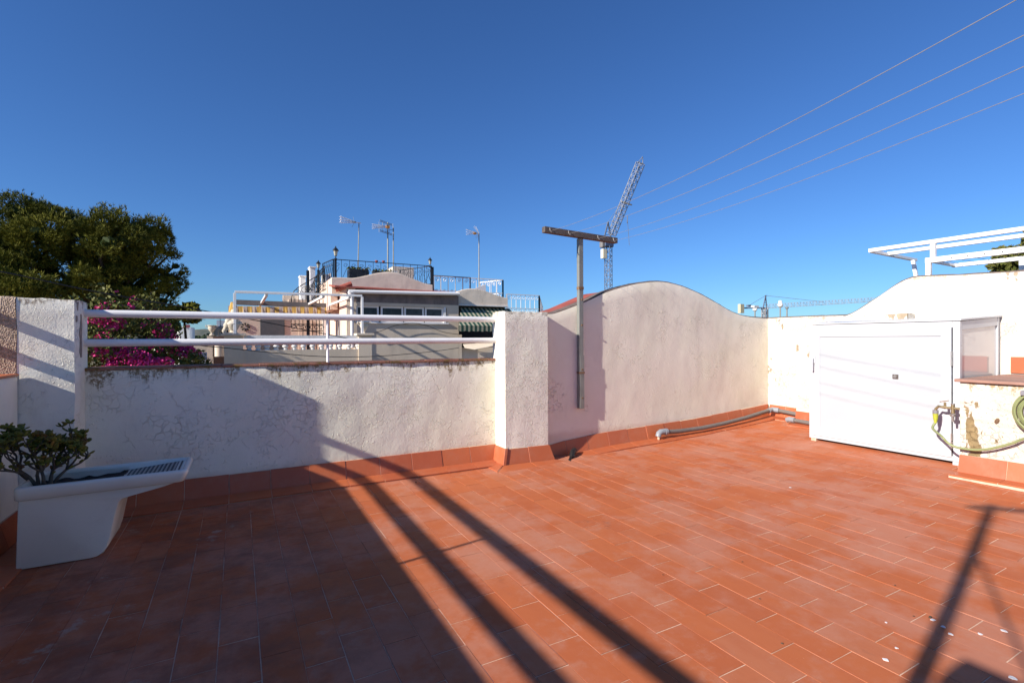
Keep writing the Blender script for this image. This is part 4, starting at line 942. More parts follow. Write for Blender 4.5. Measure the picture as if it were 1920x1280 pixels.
ornrail('iron_railing', 'black wrought iron stair railing left of the peach house roof terrace', [Lb, at(594, 540, 18.9)-Vector((0, 0, .35)), at(578, 575, 20.0)-Vector((0, 0, .3))], .8, M['iron'], step=.2, thick=.011)
mb = MB(); cpts = [at(*q, 18.4) for q in [(546, 575), (547, 556), (551, 546), (560, 538), (572, 531), (590, 520), (606, 508)]]
mb.tube(cpts, .016, 6)
for q in cpts[1:]: mb.tube([q, (q.x, q.y, at(550, 569, 18.4).z)], .010, 5)
for k in range(4):
    c_ = at(556+15*k, 549-5*k, 18.4); mb.tube([c_+Vector((.13*(1-i*.05)*math.cos(i*.6), 0, .13*(1-i*.05)*math.sin(i*.6))) for i in range(14)], .010, 4)
tag(mb.build('iron_railing', M['iron']), 'curved black iron stair rail descending at the left of the roof terrace', 'railing', 'ornamental railings on the far roofs')
ornrail('iron_railing', 'dark blue-black iron railing stretch right of the lantern corner', [at(811, 548, 17.2)-Vector((0, 0, .05)), at(882, 551, 17.2)-Vector((0, 0, .05))], at(811, 514.5, 17.2).z-at(811, 549, 17.2).z, M['iron'], step=.28, thick=.010)
wr = at(813, 556, 17.8); wr2 = at(943, 560, 17.8); wr2.z = wr.z = at(813, 557, 17.8).z
ornrail('white_railing', 'white iron railing behind the grey humped parapet', [wr, wr2, (wr2.x-.45, 19.0, wr.z)], at(860, 520, 17.8).z-wr.z, M['white_metal'], step=.3, thick=.017)
wr = at(950, 590, 17.4); wr2 = at(1011, 590, 17.4); z_ = at(950, 551.5, 17.4).z
ornrail('white_railing', 'rightmost white iron railing beside the white pillar', [(wr.x, 17.4, wr.z), (wr2.x, 17.4, wr.z), (wr2.x+.9, 18.6, wr.z-.35)], z_-wr.z, M['white_metal'], step=.2, thick=.017)
# white slanted board behind the hump
mb = MB(); mb.prism([at(880, 545, 16.4), at(910, 533, 16.4), at(911, 548, 16.4), at(900, 548, 16.4)], (0, .05, 0)); tag(mb.build('white_board', M['f_white']), 'white slanted board leaning behind the grey hump', 'board')
# ---- lanterns
def lantern(px, py, Y, lab, sc=1.):
    b = at(px, py, Y); t_ = thing('lantern', lab, 'lantern', tuple(b), 'black lanterns on the roof railing')
    mb = MB(); mb.lathe(b, [(.09*sc, 0), (.10*sc, .03*sc), (.04*sc, .08*sc), (.02*sc, .12*sc), (.02*sc, .17*sc), (.07*sc, .19*sc)], 8); mb.build('bracket', M['iron'], t_)
    mb = MB(); mb.lathe(b+Vector((0, 0, .195*sc)), [(.065*sc, 0), (.11*sc, .25*sc)], 6); mb.build('glass', paint('lantern_glass', (.36, .36, .30), .25, var=.1, bmp=0) if 'lg' not in M else M['lg'], t_)
    mb = MB(); mb.lathe(b+Vector((0, 0, .447*sc)), [(.155*sc, 0), (.15*sc, .03*sc), (.07*sc, .13*sc), (.03*sc, .16*sc), (.03*sc, .20*sc), (.01*sc, .24*sc)], 6); mb.build('cap', M['iron'], t_)
lantern(629.5, 487, 16.2, 'black lantern on the left front corner of the roof railing', .62)
lantern(806.5, 501, 16.2, 'black lantern on the right corner post of the roof railing', .5)
lantern(597, 508, 18.6, 'smaller black lantern further back left of the roof railing', .55)
mb = MB(); mb.box((at(595, 520, 18.6).x, 18.55, at(595, 560, 18.6).z), (at(599, 520, 18.6).x, 18.65, at(595, 508, 18.6).z)); tag(mb.build('lantern_post', M['iron']), 'black post carrying the smaller rear lantern', 'post')
mb = MB(); mb.box((at(627, 520, 16.25).x, 16.2, L0.z), (at(631, 520, 16.25).x, 16.28, at(629, 487, 16.2).z)); mb.box((R0.x-.05, 16.2, R0.z), (R0.x+.05, 16.28, at(806, 500, 16.2).z)); tag(mb.build('corner_posts', M['iron'], t), '')
# planters in black mesh on the roof
def planter(px0, px1, py0, Y, lab):
    a_ = at(px0, py0, Y); b_ = at(px1, py0, Y); mb = MB()
    mb.box((a_.x, Y, L0.z), (b_.x, Y+.4, a_.z-.05)); o = mb.build('planter_box', M['iron'], bevel=.02); tag(o, lab, 'planter', 'black planters on the roof terrace')
    mb = MB(); rg = random.Random(int(px0)); 
    for k in range(160):
        q = Vector((rg.uniform(a_.x-.02, b_.x+.02), Y+rg.uniform(-.02, .4), a_.z-.06+rg.uniform(0, .08))); d = Vector((rg.uniform(-1, 1), rg.uniform(-1, 1), rg.uniform(0, 1))).normalized()*.05; e = d.cross(Vector((0, 1, .2))).normalized()*.02
        mb.add([q-e, q+e, q+d], [(0, 1, 2)])
    tag(mb.build('low_plants', M['jade'], o, fix=False), '')
planter(655, 692, 500.5, 16.75, 'large square black planter behind the roof railing')
planter(702, 736, 505, 16.9, 'low black planter right of the large one behind the railing')
mb = MB(); boxY(mb, 738, 499, 776, 530, 18.2, .8); tag(mb.build('chimney_block', M['f_taupe']), 'weathered pale concrete block on the roof behind the railing', 'chimney')
mb = MB(); boxY(mb, 735, 507, 745, 530, 17.6, .1); tag(mb.build('white_box', M['f_white']), 'small white box beside the concrete block on the roof', 'box')
# terracotta pots on the railing
for px, py in ((706, 491), (719, 491.5)):
    p = at(px, py+2, 16.32); mb = MB(); mb.lathe(p, [(.03, 0), (.045, .06), (.05, .065), (.05, .08)], 8); tag(mb.build('flower_pot', M['redtile'], smooth=True), ('left' if px < 710 else 'right')+' small terracotta pot standing on the black roof railing', 'flower pot', 'pots on the roof railing')
# ---- stepped pale walls at the left of the roof terrace
t = thing('stepped_house', 'pale house behind with two tall white chimney-like pillars left of the roof terrace', 'house', (1.5, 20, GZ))
mb = MB(); boxY(mb, 563, 518, 574, 700, 20.5, .5, zbot=GZ); boxY(mb, 581.5, 500.5, 592, 700, 20.2, .5, zbot=GZ); mb.build('pillar', M['f_white'], t)
mb = MB(); boxY(mb, 562, 516, 575, 519, 20.47, .56); boxY(mb, 580.5, 499, 593, 502, 20.17, .56); mb.build('pillar_cap', M['f_white'], t)
prof = [(at(px, py, 20.6).x, at(px, py, 20.6).z) for px, py in [(574, 535), (577, 532), (581, 534), (584, 548), (590, 556), (596, 545), (602, 530), (608, 518), (620, 512)]]
wallmesh(prof, GZ, (0, 20.6, 0), (1, 0, 0), (0, -1, 0), .25, ds=.06, name='wall', mat=M['f_beige'], parent=t)
mb = MB(); boxY(mb, 606, 514, 617, 700, 18.0, .6, zbot=GZ); mb.build('pier', M['f_white'], t)
mb = MB(); boxY(mb, 531, 553, 566, 700, 21, .4, zbot=GZ); boxY(mb, 541, 561, 620, 700, 19.5, .3, zbot=GZ); mb.build('rear_wall', M['f_beige'], t)
# ---- stone urns and figures
def figure(px, py, Y, sc, lab, kind, grp='stone ornaments on the balcony pillars'):
    b = at(px, py, Y); mb = MB()
    if kind == 'urn':
        mb.lathe(b, [(.10*sc, 0), (.10*sc, .03*sc), (.04*sc, .08*sc), (.035*sc, .14*sc), (.10*sc, .22*sc), (.15*sc, .32*sc), (.13*sc, .40*sc), (.17*sc, .44*sc), (.16*sc, .46*sc)], 16)
        for sg in (-1, 1): mb.tube([b+Vector((sg*.13*sc, 0, .34*sc)), b+Vector((sg*.24*sc, 0, .40*sc)), b+Vector((sg*.22*sc, 0, .46*sc)), b+Vector((sg*.13*sc, 0, .42*sc))], .02*sc, 6)
    else:
        mb.lathe(b, [(.20*sc, 0), (.21*sc, .04*sc), (.12*sc, .08*sc), (.10*sc, .14*sc), (.17*sc, .24*sc), (.20*sc, .34*sc), (.15*sc, .44*sc)], 14)
        for (dx, dz, r_) in ((-.12, .42, .10), (.06, .46, .12), (.0, .58, .09), (.02, .72, .085), (-.16, .3, .1), (.18, .36, .07), (-.07, .56, .07)):
            mb.lathe(b+Vector((dx*sc, -.02, (dz-r_)*sc)), [(.01*sc, 0), (r_*.8*sc, r_*.4*sc), (r_*sc, r_*sc), (r_*.8*sc, r_*1.6*sc), (.01*sc, r_*2*sc)], 10)
        mb.tube([b+Vector((-.16*sc, 0, .3*sc)), b+Vector((-.24*sc, -.02, .12*sc)), b+Vector((-.2*sc, -.02, .02*sc))], .06*sc, 8)
    return tag(mb.build('stone_urn' if kind == 'urn' else 'stone_figure', M['stone'], smooth=True), lab, kind, grp)
figure(437, 628, YN+.12, .76, 'pale carved stone figure group on the left pillar of the balcony', 'figure')
figure(683, 628.5, YN+.12, .76, 'pale stone urn with handles on the right pillar of the balcony', 'urn')
figure(397, 629, 19.5, .75, 'small stone urn on the beige pillar further left', 'urn')
# ---- pieces further left, between house and bougainvillea
t = thing('garden_wall', 'beige wall pillars left of the balcony with a grey post between', 'wall', (-1, 19, GZ))
mb = MB(); boxY(mb, 388, 630, 399, 700, 19.5, .4, zbot=GZ); mb.build('pillar', M['f_beige'], t)
mb = MB(); boxY(mb, 400, 630, 422, 700, 20.3, .2, zbot=GZ); mb.build('wall', facade('brown_wall', (.20, .12, .09), (.16, .09, .07)), t)
mb = MB(); q = at(411, 668, 19.6); mb.tube([(q.x, 19.6, q.z), (q.x, 19.6, at(411, 640, 19.6).z)], .16, 12); mb.build('post', M['f_taupe'], t, smooth=True)
t = thing('chimney_cowl', 'grey metal chimney cowl on the distant roof left of the balcony', 'chimney', tuple(at(408, 628, 22)))
mb = MB(); q = at(407, 629, 22); mb.tube([q, (q.x, 22, at(407, 618, 22).z)], .12, 10); mb.tube([(q.x-.2, 22, at(407, 617, 22).z), (q.x+.12, 22, at(407, 617, 22).z), (q.x+.2, 22, at(407, 612.5, 22).z)], .12, 10); mb.build('pipe', M['galv'], t, smooth=True)
t = thing('distant_house', 'light blue-grey flat-roofed house behind the chimney cowl', 'house', (0, 40, GZ))
mb = MB(); boxY(mb, 406, 600, 432, 640, 40, 4, zbot=GZ); mb.build('wall', facade('pale_blue_render', (.50, .55, .62), (.45, .5, .57)), t)
mb = MB(); boxY(mb, 407, 618, 428, 629, 39.9, .1); mb.build('window_band', M['dark'], t)
mb = MB(); boxY(mb, 412.2, 584, 413.6, 628, 30, .05); tag(mb.build('roof_pole', M['iron']), 'thin dark pole rising behind the chimney cowl', 'pole')
# distant white house at the left with a red roof edge, ground bank and blue-grey wall
t = thing('distant_house', 'small white house with a red roof strip behind the bougainvillea', 'house', (-8, 44, GZ))
mb = MB(); a_ = at(337, 612, 42); b_ = at(355, 612, 42); c_ = at(318, 622, 46)
mb.prism([(a_.x, 42, GZ), (b_.x, 42, GZ), (b_.x, 42, a_.z), (a_.x, 42, a_.z)], (0, 5, 0)); mb.build('front_wall', M['f_white'], t)
mb = MB(); mb.prism([(a_.x-.02, 42.1, GZ), (a_.x-.02, 42.1, a_.z-.05), (a_.x-2.2, 47, a_.z-.9), (a_.x-2.2, 47, GZ)], (.01, .2, 0)); mb.build('side_wall', M['f_white'], t)
mb = MB(); boxY(mb, 343.5, 608.5, 355.2, 613.5, 41.9, .6); mb.build('roof_edge', paint('faded_red_roof', (.30, .07, .09), .8), t)
mb = MB(); boxY(mb, 350, 650, 392, 661, 33, 3, zbot=GZ); tag(mb.build('earth_bank', M['f_beige']), kind='structure')
mb = MB(); boxY(mb, 366, 661, 390, 700, 30, .5, zbot=GZ); tag(mb.build('boundary_wall', facade('bluish_render', (.42, .43, .50), (.36, .37, .43))), 'blue-grey wall in shade right of the bougainvillea', 'wall')

# ---- antennas
def antenna(px, pyt, pyb, Y, lab, style, r=.018):
    b = at(px, pyb, Y); tp = at(px+ (2 if style == 'yagi' else 0), pyt, Y); b.z -= .6; t_ = thing('tv_antenna', lab, 'antenna', tuple(b), 'tv antennas on the far roofs')
    mb = MB(); mb.tube([b, b.lerp(tp, .55), tp], [r*1.2, r, r*.9], 7); mb.build('mast', M['galv'], t_, smooth=True)
    mb = MB()
    if style == 'yagi':
        d = Vector((-1, -.25, .02)).normalized(); e = Vector((.05, .1, 1)).normalized()
        for k in (-1, 0, 1): mb.tube([tp+d*.1+e*.01*k, tp+d*.66+e*.09*k], .013, 5)
        mb.tube([tp+Vector((.06, 0, 0)), tp+d*.35], .014, 5)
        for k in range(9):
            for kk in (-1, 0, 1): q = tp+d*(.25+.043*k)+e*(.11*kk*(.25+.043*k)/.62); f = Vector((.01, .05, 0)); mb.tube([q-f, q+f], .004, 4)
        mb.tube([tp+d*.62+e*-.12, tp+d*.62+e*.12], .006, 4)
        mb.build('elements', M['bright_white'], t_)
        mb = MB(); q = tp+d*.16; mb.tube([q+e*.02, q+e*.18+d*.05], .004, 4); mb.tube([q-e*.02, q-e*.18+d*.08], .004, 4); mb.tube([q+Vector((0, 0, -.02)), q+Vector((0, 0, .02))], .05, 8); mb.build('reflector', M['galv'], t_)
    if style == 'complex':
        d = Vector((-1, -.2, -.12)).normalized(); e = Vector((0, 0, 1)); c_ = tp+Vector((-.02, 0, -.15))
        for k in (-1, 0, 1): mb.tube([c_+e*.02*k, c_+d*.55+e*.07*k], .013, 5)
        for k in range(8):
            for kk in (-1, 0, 1): q = c_+d*(.18+.045*k)+e*(.07*kk*k/7); f = Vector((.01, .05, 0)); mb.tube([q-f, q+f], .005, 4)
        mb.build('elements', M['bright_white'], t_)
        mb = MB()
        for zz in (.14, .10, -.24, -.20): 
            mb.tube([c_+Vector((-.28, -.1, zz+.04)), c_+Vector((.2, .1, zz-.02))], .010, 5)
        for xx_ in (-.28, -.16, -.04, .08, .2): mb.tube([c_+Vector((xx_, 0, -.22)), c_+Vector((xx_, 0, .13))], .005, 4)
        mb.build('reflector', M['galv'], t_)
        mb = MB(); mb.box(c_+Vector((-.04, -.05, -.05)), c_+Vector((.08, .05, .04))); mb.build('amplifier', paint('orange_plastic', (.62, .28, .06), .5), t_)
    if style == 'plain':
        mb.tube([tp+Vector((-.15, 0, -.1)), tp+Vector((.02, 0, -.1))], .008, 5); mb.build('elements', M['galv'], t_)
    if style == 'fan':
        d = Vector((-1, -.2, -.08)).normalized(); e = Vector((0, 0, 1)); c_ = tp+Vector((0, 0, -.02))
        for k in (-1, 0, 1): mb.tube([c_, c_+d*.58+e*.09*k+Vector((0, 0, .03))], .011, 5)
        for k in range(8):
            for kk in (-1, 0, 1): q = c_+d*(.15+.055*k)+e*(.09*kk*k/8+.02); f = Vector((.01, .05, 0)); mb.tube([q-f, q+f], .005, 4)
        for (dx, dz) in ((-.20, .26), (-.24, .22), (-.14, .24), (-.12, -.20), (-.16, -.16)): mb.tube([c_+Vector((.02, 0, 0)), c_+Vector((dx, -.04, dz))], .007, 4)
        mb.build('elements', M['bright_white'], t_)
        mb = MB(); q = c_+d*.2; mb.box(q+Vector((-.05, -.04, -.04)), q+Vector((.05, .04, .04))); mb.build('amplifier', paint('orange_plastic', (.62, .28, .06), .5), t_)
antenna(671, 418, 490, 17.0, 'leftmost tv antenna, a single arm on a thin mast above the roof terrace', 'yagi', .017)
antenna(727, 417, 508, 17.3, 'bulky tv antenna with an orange box on the middle mast', 'complex', .024)
antenna(737.5, 426, 508, 17.3, 'plain mast standing right beside the bulky tv antenna', 'plain', .020)
antenna(898, 437, 548, 17.2, 'tv antenna with fan-like arms on the tall mast at the right', 'fan', .020)
# ---- cranes
def lattice(mb, p, q, w_, n, sideA, sideB, r, tri=False):
    p, q = Vector(p), Vector(q); d = (q-p)/n; A, B = Vector(sideA)*w_/2, Vector(sideB)*w_/2
    cs = [A+B, A-B, -A-B, -A+B]
    if tri: cs = [B*1.2, A-B, -A-B]
    m = len(cs)
    for c_ in cs: mb.bar(p+c_, q+c_, r*1.5, r*1.5)
    for k in range(n):
        for i in range(m):
            a_, b_ = cs[i], cs[(i+1) % m]; u, v = p+d*k, p+d*(k+1)
            mb.bar(u+a_, u+b_, r, r)
            if k % 2: mb.bar(u+a_, v+b_, r, r)
            else: mb.bar(u+b_, v+a_, r, r)
YC = 95.0
M['crane'] = paint('grey_blue_crane_paint', (.12, .15, .21), .55, var=.2, sc=.5, bmp=0)
M['cranel'] = paint('pale_grey_crane_paint', (.27, .28, .30), .55, var=.2, sc=.5, bmp=0)
t = thing('luffing_crane', 'tall lattice crane with raised jib behind the T-shaped pole', 'crane', (at(1141, 560, YC).x, YC, GZ))
b = at(1141, 560, YC); tp = at(1140.5, 462, YC); sx_ = Vector((.9, .43, 0)).normalized(); sy_ = Vector((-.43, .9, 0)).normalized()
mb = MB(); lattice(mb, (b.x, YC, GZ), tp, 1.35, 26, sx_, sy_, .075); mb.build('mast', M['crane'], t)
j0, j1 = at(1147, 440, YC), at(1201, 306, YC-8); jm = j0.lerp(j1, .5)
jd = (j1-j0).normalized(); js = jd.cross(Vector((0, 1, 0))).normalized()
mb = MB(); lattice(mb, j0, j1, 1.45, 17, js, jd.cross(js).normalized(), .08); mb.bar(j1+js*.7, at(1205, 294, YC-8), .12, .12); mb.bar(j1-js*.7, at(1205, 294, YC-8), .12, .12); mb.bar(j1+js*.9, j1-js*.9, .25, .2)
mb.bar(j0.lerp(j1, .46)+js*1.0, j0.lerp(j1, .46)-js*2.2, .3, .25); mb.build('jib', M['cranel'], t)
mb = MB(); ap = at(1140, 416, YC); mb.bar(tp+Vector((-1.3, 0, 1.8)), ap, .24, .24); mb.bar(tp+Vector((.9, 0, 1.8)), ap, .24, .24)
for k in range(1, 6): mb.bar(tp.lerp(ap, .2+k*.13)+Vector((-1.0*(1-k/6), 0, 0)), tp.lerp(ap, .2+k*.13)+Vector((.7*(1-k/6), 0, .2)), .1, .1)
mb.bar(ap, j0.lerp(j1, .47)+js*.6, .06, .06); mb.build('tower_head', M['crane'], t)
mb = MB(); mb.box(tp+Vector((-1.5, -.8, -.2)), tp+Vector((1.1, .8, 1.1))); mb.build('slewing_ring', paint('blue_crane_cab', (.05, .08, .16), .5), t, bevel=.2)
mb = MB(); mb.box(tp+Vector((-2.3, -.6, -.5)), tp+Vector((-1.0, .6, 1.0))); mb.build('winch', paint('dark_grey_machinery', (.18, .17, .17), .6), t, bevel=.25)
mb = MB(); q = at(1131.5, 475, YC); mb.box(q+Vector((-.45, -.5, -1.2)), q+Vector((.6, .5, 1.0))); mb.build('counterweight', paint('cream_concrete', (.66, .60, .46), .8), t)
mb = MB(); mb.tube([at(1176.5, 405, YC-4), at(1176, 418, YC-4)], .12, 5); mb.tube([at(1176, 405, YC-4), at(1180, 460, YC-4)], .06, 5); mb.build('hoist_rope', M['crane'], t)
YH = 210.0
t = thing('tower_crane', 'distant hammerhead crane with a long horizontal jib behind the low wall', 'crane', (at(1434, 600, YH).x, YH, GZ))
mb = MB(); b = at(1434, 600, YH); tp = at(1434, 577, YH); lattice(mb, (b.x, YH, GZ), tp, 2.6, 16, (1, 0, 0), (0, 1, 0), .35); mb.build('mast', M['cranel'], t)
ap = at(1435.5, 554, YH); mb = MB()
for sg in (-1, 1): mb.bar(tp+Vector((2.*sg, 0, -.5)), ap, .5, .5)
for k in range(1, 5): mb.bar(tp.lerp(ap, k/5)+Vector((-2*(1-k/5), 0, 0)), tp.lerp(ap, k/5)+Vector((2*(1-k/5), 0, .3)), .3, .3)
mb.bar(ap+Vector((-.5, 0, 0)), ap+Vector((1.6, 0, 0)), .5, .4); mb.build('tower_head', M['crane'], t)
mb = MB(); ja, jb = at(1438, 574.5, YH), at(1640, 562, YH*.80); lattice(mb, ja, jb, 2.3, 34, (jb-ja).cross(Vector((0, 0, 1))).normalized(), (0, 0, 1), .11, tri=True); mb.build('jib', M['cranel'], t)
mb = MB(); mb.bar(at(1438, 577, YH), at(1386, 577.5, YH*1.03), 1.6, .8); q = at(1404, 575, YH*1.02); mb.box(q+Vector((-1.5, -.8, 0)), q+Vector((1.5, .8, 1.2))); mb.build('counter_jib', M['crane'], t)
mb = MB(); q = at(1389.5, 578.5, YH*1.02); mb.box(q+Vector((-1.8, -1, -2.9)), q+Vector((1.8, 1, 2.9))); mb.build('counterweight', paint('cream_concrete2', (.55, .50, .33), .8), t)
mb = MB(); mb.tube([ap, at(1401, 575, YH*1.02)], .14, 5); mb.tube([ap, at(1545, 566, YH*.88)], .14, 5); mb.build('stay', M['crane'], t)
# chimney vents behind the low wall
def vent(px, py0, py1, Y, lab, kind):
    b = at(px, py1, Y); tp = at(px, py0, Y); t_ = thing('chimney_vent', lab, 'chimney vent', tuple(b), 'metal chimney vents behind the low wall'); b.z -= .6
    h = tp.z-b.z; mb = MB(); mb.tube([b, (tp.x, Y, tp.z-.06)], .028, 8); mb.build('stem', M['galv'], t_, smooth=True)
    mb = MB()
    if kind == 'ball': mb.lathe(tp+Vector((0, 0, -.22)), [(.03, 0), (.085, .04), (.105, .10), (.085, .16), (.06, .17), (.075, .22), (.055, .27), (.01, .285)], 12)
    elif kind == 'hat': mb.lathe(tp+Vector((0, 0, -.1)), [(.03, 0), (.07, .02), (.07, .05), (.02, .08)], 10)
    else: mb.box(tp+Vector((-.15, -.08, -.07)), tp+Vector((.15, .08, .0))); mb.lathe(tp+Vector((0, 0, -.25)), [(.03, 0), (.09, .05), (.10, .12), (.06, .18)], 10)
    mb.build('cowl', M['f_white'] if kind != 'hat' else M['galv'], t_, smooth=True)
vent(1463, 566, 592, 12.5, 'white bulb-shaped chimney vent rising behind the low wall', 'ball')
vent(1475.5, 574.5, 592, 12.8, 'short thin chimney vent with a flat hat right of the white bulb', 'hat')
vent(1415.5, 573, 592, 14, 'white box-topped chimney vent left of the white bulb', 'box')

# ---- overhead cables in front of the far houses
def cable(pts, Y, r, lab):
    P_ = [at(px, py, Y_) for (px, py), Y_ in zip(pts, Y)]; f = []
    for i in range(len(P_)-1):
        for k in range(6):
            tt = k/6; p0, p1, p2, p3 = P_[max(i-1, 0)], P_[i], P_[i+1], P_[min(i+2, len(P_)-1)]
            f.append(.5*((2*p1)+(-p0+p2)*tt+(2*p0-5*p1+4*p2-p3)*tt*tt+(-p0+3*p1-3*p2+p3)*tt**3))
    f.append(P_[-1]); mb = MB(); mb.tube(f, r, 5); tag(mb.build('overhead_cable', M['black'], smooth='all'), lab, 'cable', 'black overhead cables')
cable([(-60, 500), (20, 513), (180, 547), (330, 573), (450, 595), (560, 616), (640, 632), (700, 645)], [9, 9.5, 10, 11, 12, 12.4, 12.7, 12.9], .010, 'black overhead cable sloping from the pine tree down across the balcony')
cable([(180, 650), (300, 645), (400, 650), (500, 660), (600, 668), (700, 668), (800, 660), (860, 652)], [10, 10.5, 11, 11.5, 12, 12.5, 13, 14.4], .008, 'lower black overhead cable crossing below the balcony balustrade')
cable([(690, 627), (715, 620), (745, 609), (775, 606), (800, 610), (830, 622), (862, 627)], [14.9]*7, .008, 'thin reddish cable looping across the grey wall under the windows')

# ---- trees
def foliage(name, clumps, mat, parent, n, size, seed, flat=.7, needle=False, core=0.):
    """clumps: (centre, (rx,ry,rz)); leaves spread through shells of the clumps"""
    rg = random.Random(seed); mb = MB(); lv = []
    tot = sum(c[1][0]*c[1][1]+c[1][0]*c[1][2] for c in clumps)
    for c_, rr in clumps:
        k_ = int(n*(rr[0]*rr[1]+rr[0]*rr[2])/tot)
        cl_b = rg.uniform(0, 1)
        if core:  # opaque dark core added inside each clump to block light and deepen shade
            nl, nm = 6, 9; bs = len(mb.v)
            for i in range(nl+1):
                for j in range(nm):
                    th = math.pi*i/nl; ph = 2*math.pi*j/nm; dd = Vector((math.sin(th)*math.cos(ph), math.sin(th)*math.sin(ph), math.cos(th)))
                    q = Vector(c_)+Vector((dd.x*rr[0], dd.y*rr[1], dd.z*rr[2]))*core*(1+.5*noise.noise(dd*2+Vector(c_)))
                    mb.v.append(tuple(q))
            for i in range(nl):
                for j in range(nm): a_ = bs+i*nm+j; b2 = bs+i*nm+(j+1) % nm; mb.f.append((a_, b2, b2+nm, a_+nm)); mb.m.append(0); lv += [0]*4
        for _ in range(k_):
            d = Vector((rg.gauss(0, 1), rg.gauss(0, 1), rg.gauss(0, 1))).normalized(); rad = rg.uniform(.35, 1.0)**.55
            p = Vector(c_)+Vector((d.x*rr[0], d.y*rr[1], d.z*rr[2]))*rad
            nn = noise.noise(p*1.7)+.5*noise.noise(p*3.4)
            if nn < -.12 and rg.random() < .9: continue
            p += d*nn*.75*rr[0]
            sz = size*rg.uniform(.7, 1.35)
            if needle and rg.random() < .05: p += Vector((d.x*.08, 0, abs(d.z)*.12))*rg.random(); sz *= 1.5
            r = min(1, max(0, .5*cl_b+.5*rg.random()))
            if needle:
                o_ = (d+Vector((0, 0, .9))+Vector((rg.uniform(-.5, .5), rg.uniform(-.5, .5), rg.uniform(-.3, .4)))).normalized()
                for q_ in range(5):
                    dd = (o_+Vector((rg.uniform(-1, 1), rg.uniform(-1, 1), rg.uniform(-1, 1)))*.62).normalized()*sz
                    e = dd.cross(Vector((rg.uniform(-1, 1), rg.uniform(-1, 1), rg.uniform(-1, 1)))).normalized()*sz*.085
                    mb.v += [tuple(p-e), tuple(p+e), tuple(p+dd)]; k3 = len(mb.v); mb.f.append((k3-3, k3-2, k3-1)); mb.m.append(0); lv += [r]*3
            else:
                a_ = Vector((rg.uniform(-1, 1), rg.uniform(-1, 1), rg.uniform(-1, 1))).normalized()*sz; b2 = a_.cross(Vector((rg.uniform(-1, 1), rg.uniform(-1, 1), rg.uniform(-1, 1)))).normalized()*sz*.5
                mb.v += [tuple(p-a_), tuple(p+b2), tuple(p+a_), tuple(p-b2)]; k3 = len(mb.v); mb.f.append((k3-4, k3-3, k3-2, k3-1)); mb.m.append(0); lv += [r]*4
    o = mb.build(name, mat, parent, fix=False); c2 = o.data.color_attributes.new('lv', 'FLOAT_COLOR', 'CORNER'); c2.data.foreach_set('color', [x for r in lv for x in (r, r, r, 1)])
    return o
M['pine'] = leaf_mat('pine_needles', (.022, .036, .008), (.21, .20, .022), None, .7)
M['boug'] = leaf_mat('bougainvillea_leaf', (.05, .07, .015), (.16, .15, .04), None, .5)
M['magenta'] = leaf_mat('magenta_bract', (.56, .02, .17), (.76, .08, .30), None, .6)
M['bark'] = paint('pine_bark', (.05, .035, .025), .9, var=.4, sc=5, bmp=.01)
def limb(mb, a_, b_, r0_, r1_, rg, n=6, w_=.25):
    a_, b_ = Vector(a_), Vector(b_); pts = []; rs = []
    for k in range(n+1):
        f = k/n; p = a_.lerp(b_, f)+Vector((rg.uniform(-1, 1), rg.uniform(-1, 1), rg.uniform(-.5, .5)))*w_*math.sin(f*math.pi); pts.append(p); rs.append(r0_+(r1_-r0_)*f)
    mb.tube(pts, rs, 7)
YT = 22.0
def cpx(px, py, Y, r, fl=.75): c_ = at(px, py+7, Y); return (c_, (r, r*.95, r*fl))
t = thing('pine_tree', 'big dark pine tree rising behind the left pillar', 'tree', (at(150, 600, YT).x, YT, GZ))
pc = [(-100, 495, 23, 1.8), (-80, 550, 22, 1.7), (-35, 445, 22, .75), (5, 428, 21.5, .60), (30, 392, 21.6, .62), (52, 395, 22, .55), (85, 398, 22, .62), (112, 402, 22.3, .55), (0, 455, 21, .75), (38, 440, 21, .68), (72, 432, 20.8, .68), (60, 470, 20.8, .6), (108, 438, 21.5, .75), (133, 428, 22, .55), (125, 470, 21.8, .7), (20, 490, 20.6, .6),
      (88, 495, 21.6, .75), (-20, 500, 20.6, .8), (45, 530, 19.6, .60), (20, 545, 19.5, .7), (70, 545, 19.6, .5), (-10, 540, 20, .8), (168, 428, 22, .5), (190, 420, 21, .6), (218, 418, 21, .62), (205, 450, 20.4, .62), (232, 445, 20.6, .62), (245, 420, 21, .5), (268, 428, 21.4, .5), (290, 425, 21.8, .45), (305, 440, 22, .42),
      (275, 455, 21.2, .55), (300, 462, 21.6, .42), (318, 470, 22, .32), (165, 465, 21.6, .65), (175, 500, 21.6, .6), (205, 490, 21.8, .65), (240, 485, 21.8, .6), (268, 490, 21.9, .45), (160, 512, 20.2, .42), (150, 530, 20.2, .4), (172, 528, 20.2, .42), (328, 492, 22, .30), (340, 505, 22, .28), (335, 525, 22, .32), (318, 510, 22, .3), (300, 500, 22, .3), (285, 512, 22, .35),
      (305, 530, 21.8, .38), (290, 545, 21.5, .42), (320, 543, 21.6, .3), (305, 558, 21.4, .4), (285, 572, 21.2, .4), (215, 475, 20.9, .6), (245, 465, 21, .5), (200, 505, 21, .55), (230, 510, 21.2, .5), (185, 470, 21, .55), (255, 505, 21.4, .4), (232, 535, 21.6, .36), (215, 548, 20.5, .42), (232, 560, 20.4, .42), (205, 572, 20.4, .42), (250, 548, 21, .36), (262, 530, 21.8, .38), (110, 530, 21.6, .6), (130, 555, 21.5, .6), (80, 570, 21, .7), (100, 600, 21, .9), (0, 590, 20.5, 1.), (50, 600, 20.5, 1.), (180, 600, 21, .7), (240, 600, 21, .6), (280, 600, 21, .5)]
pine = [cpx(*q) for q in pc]
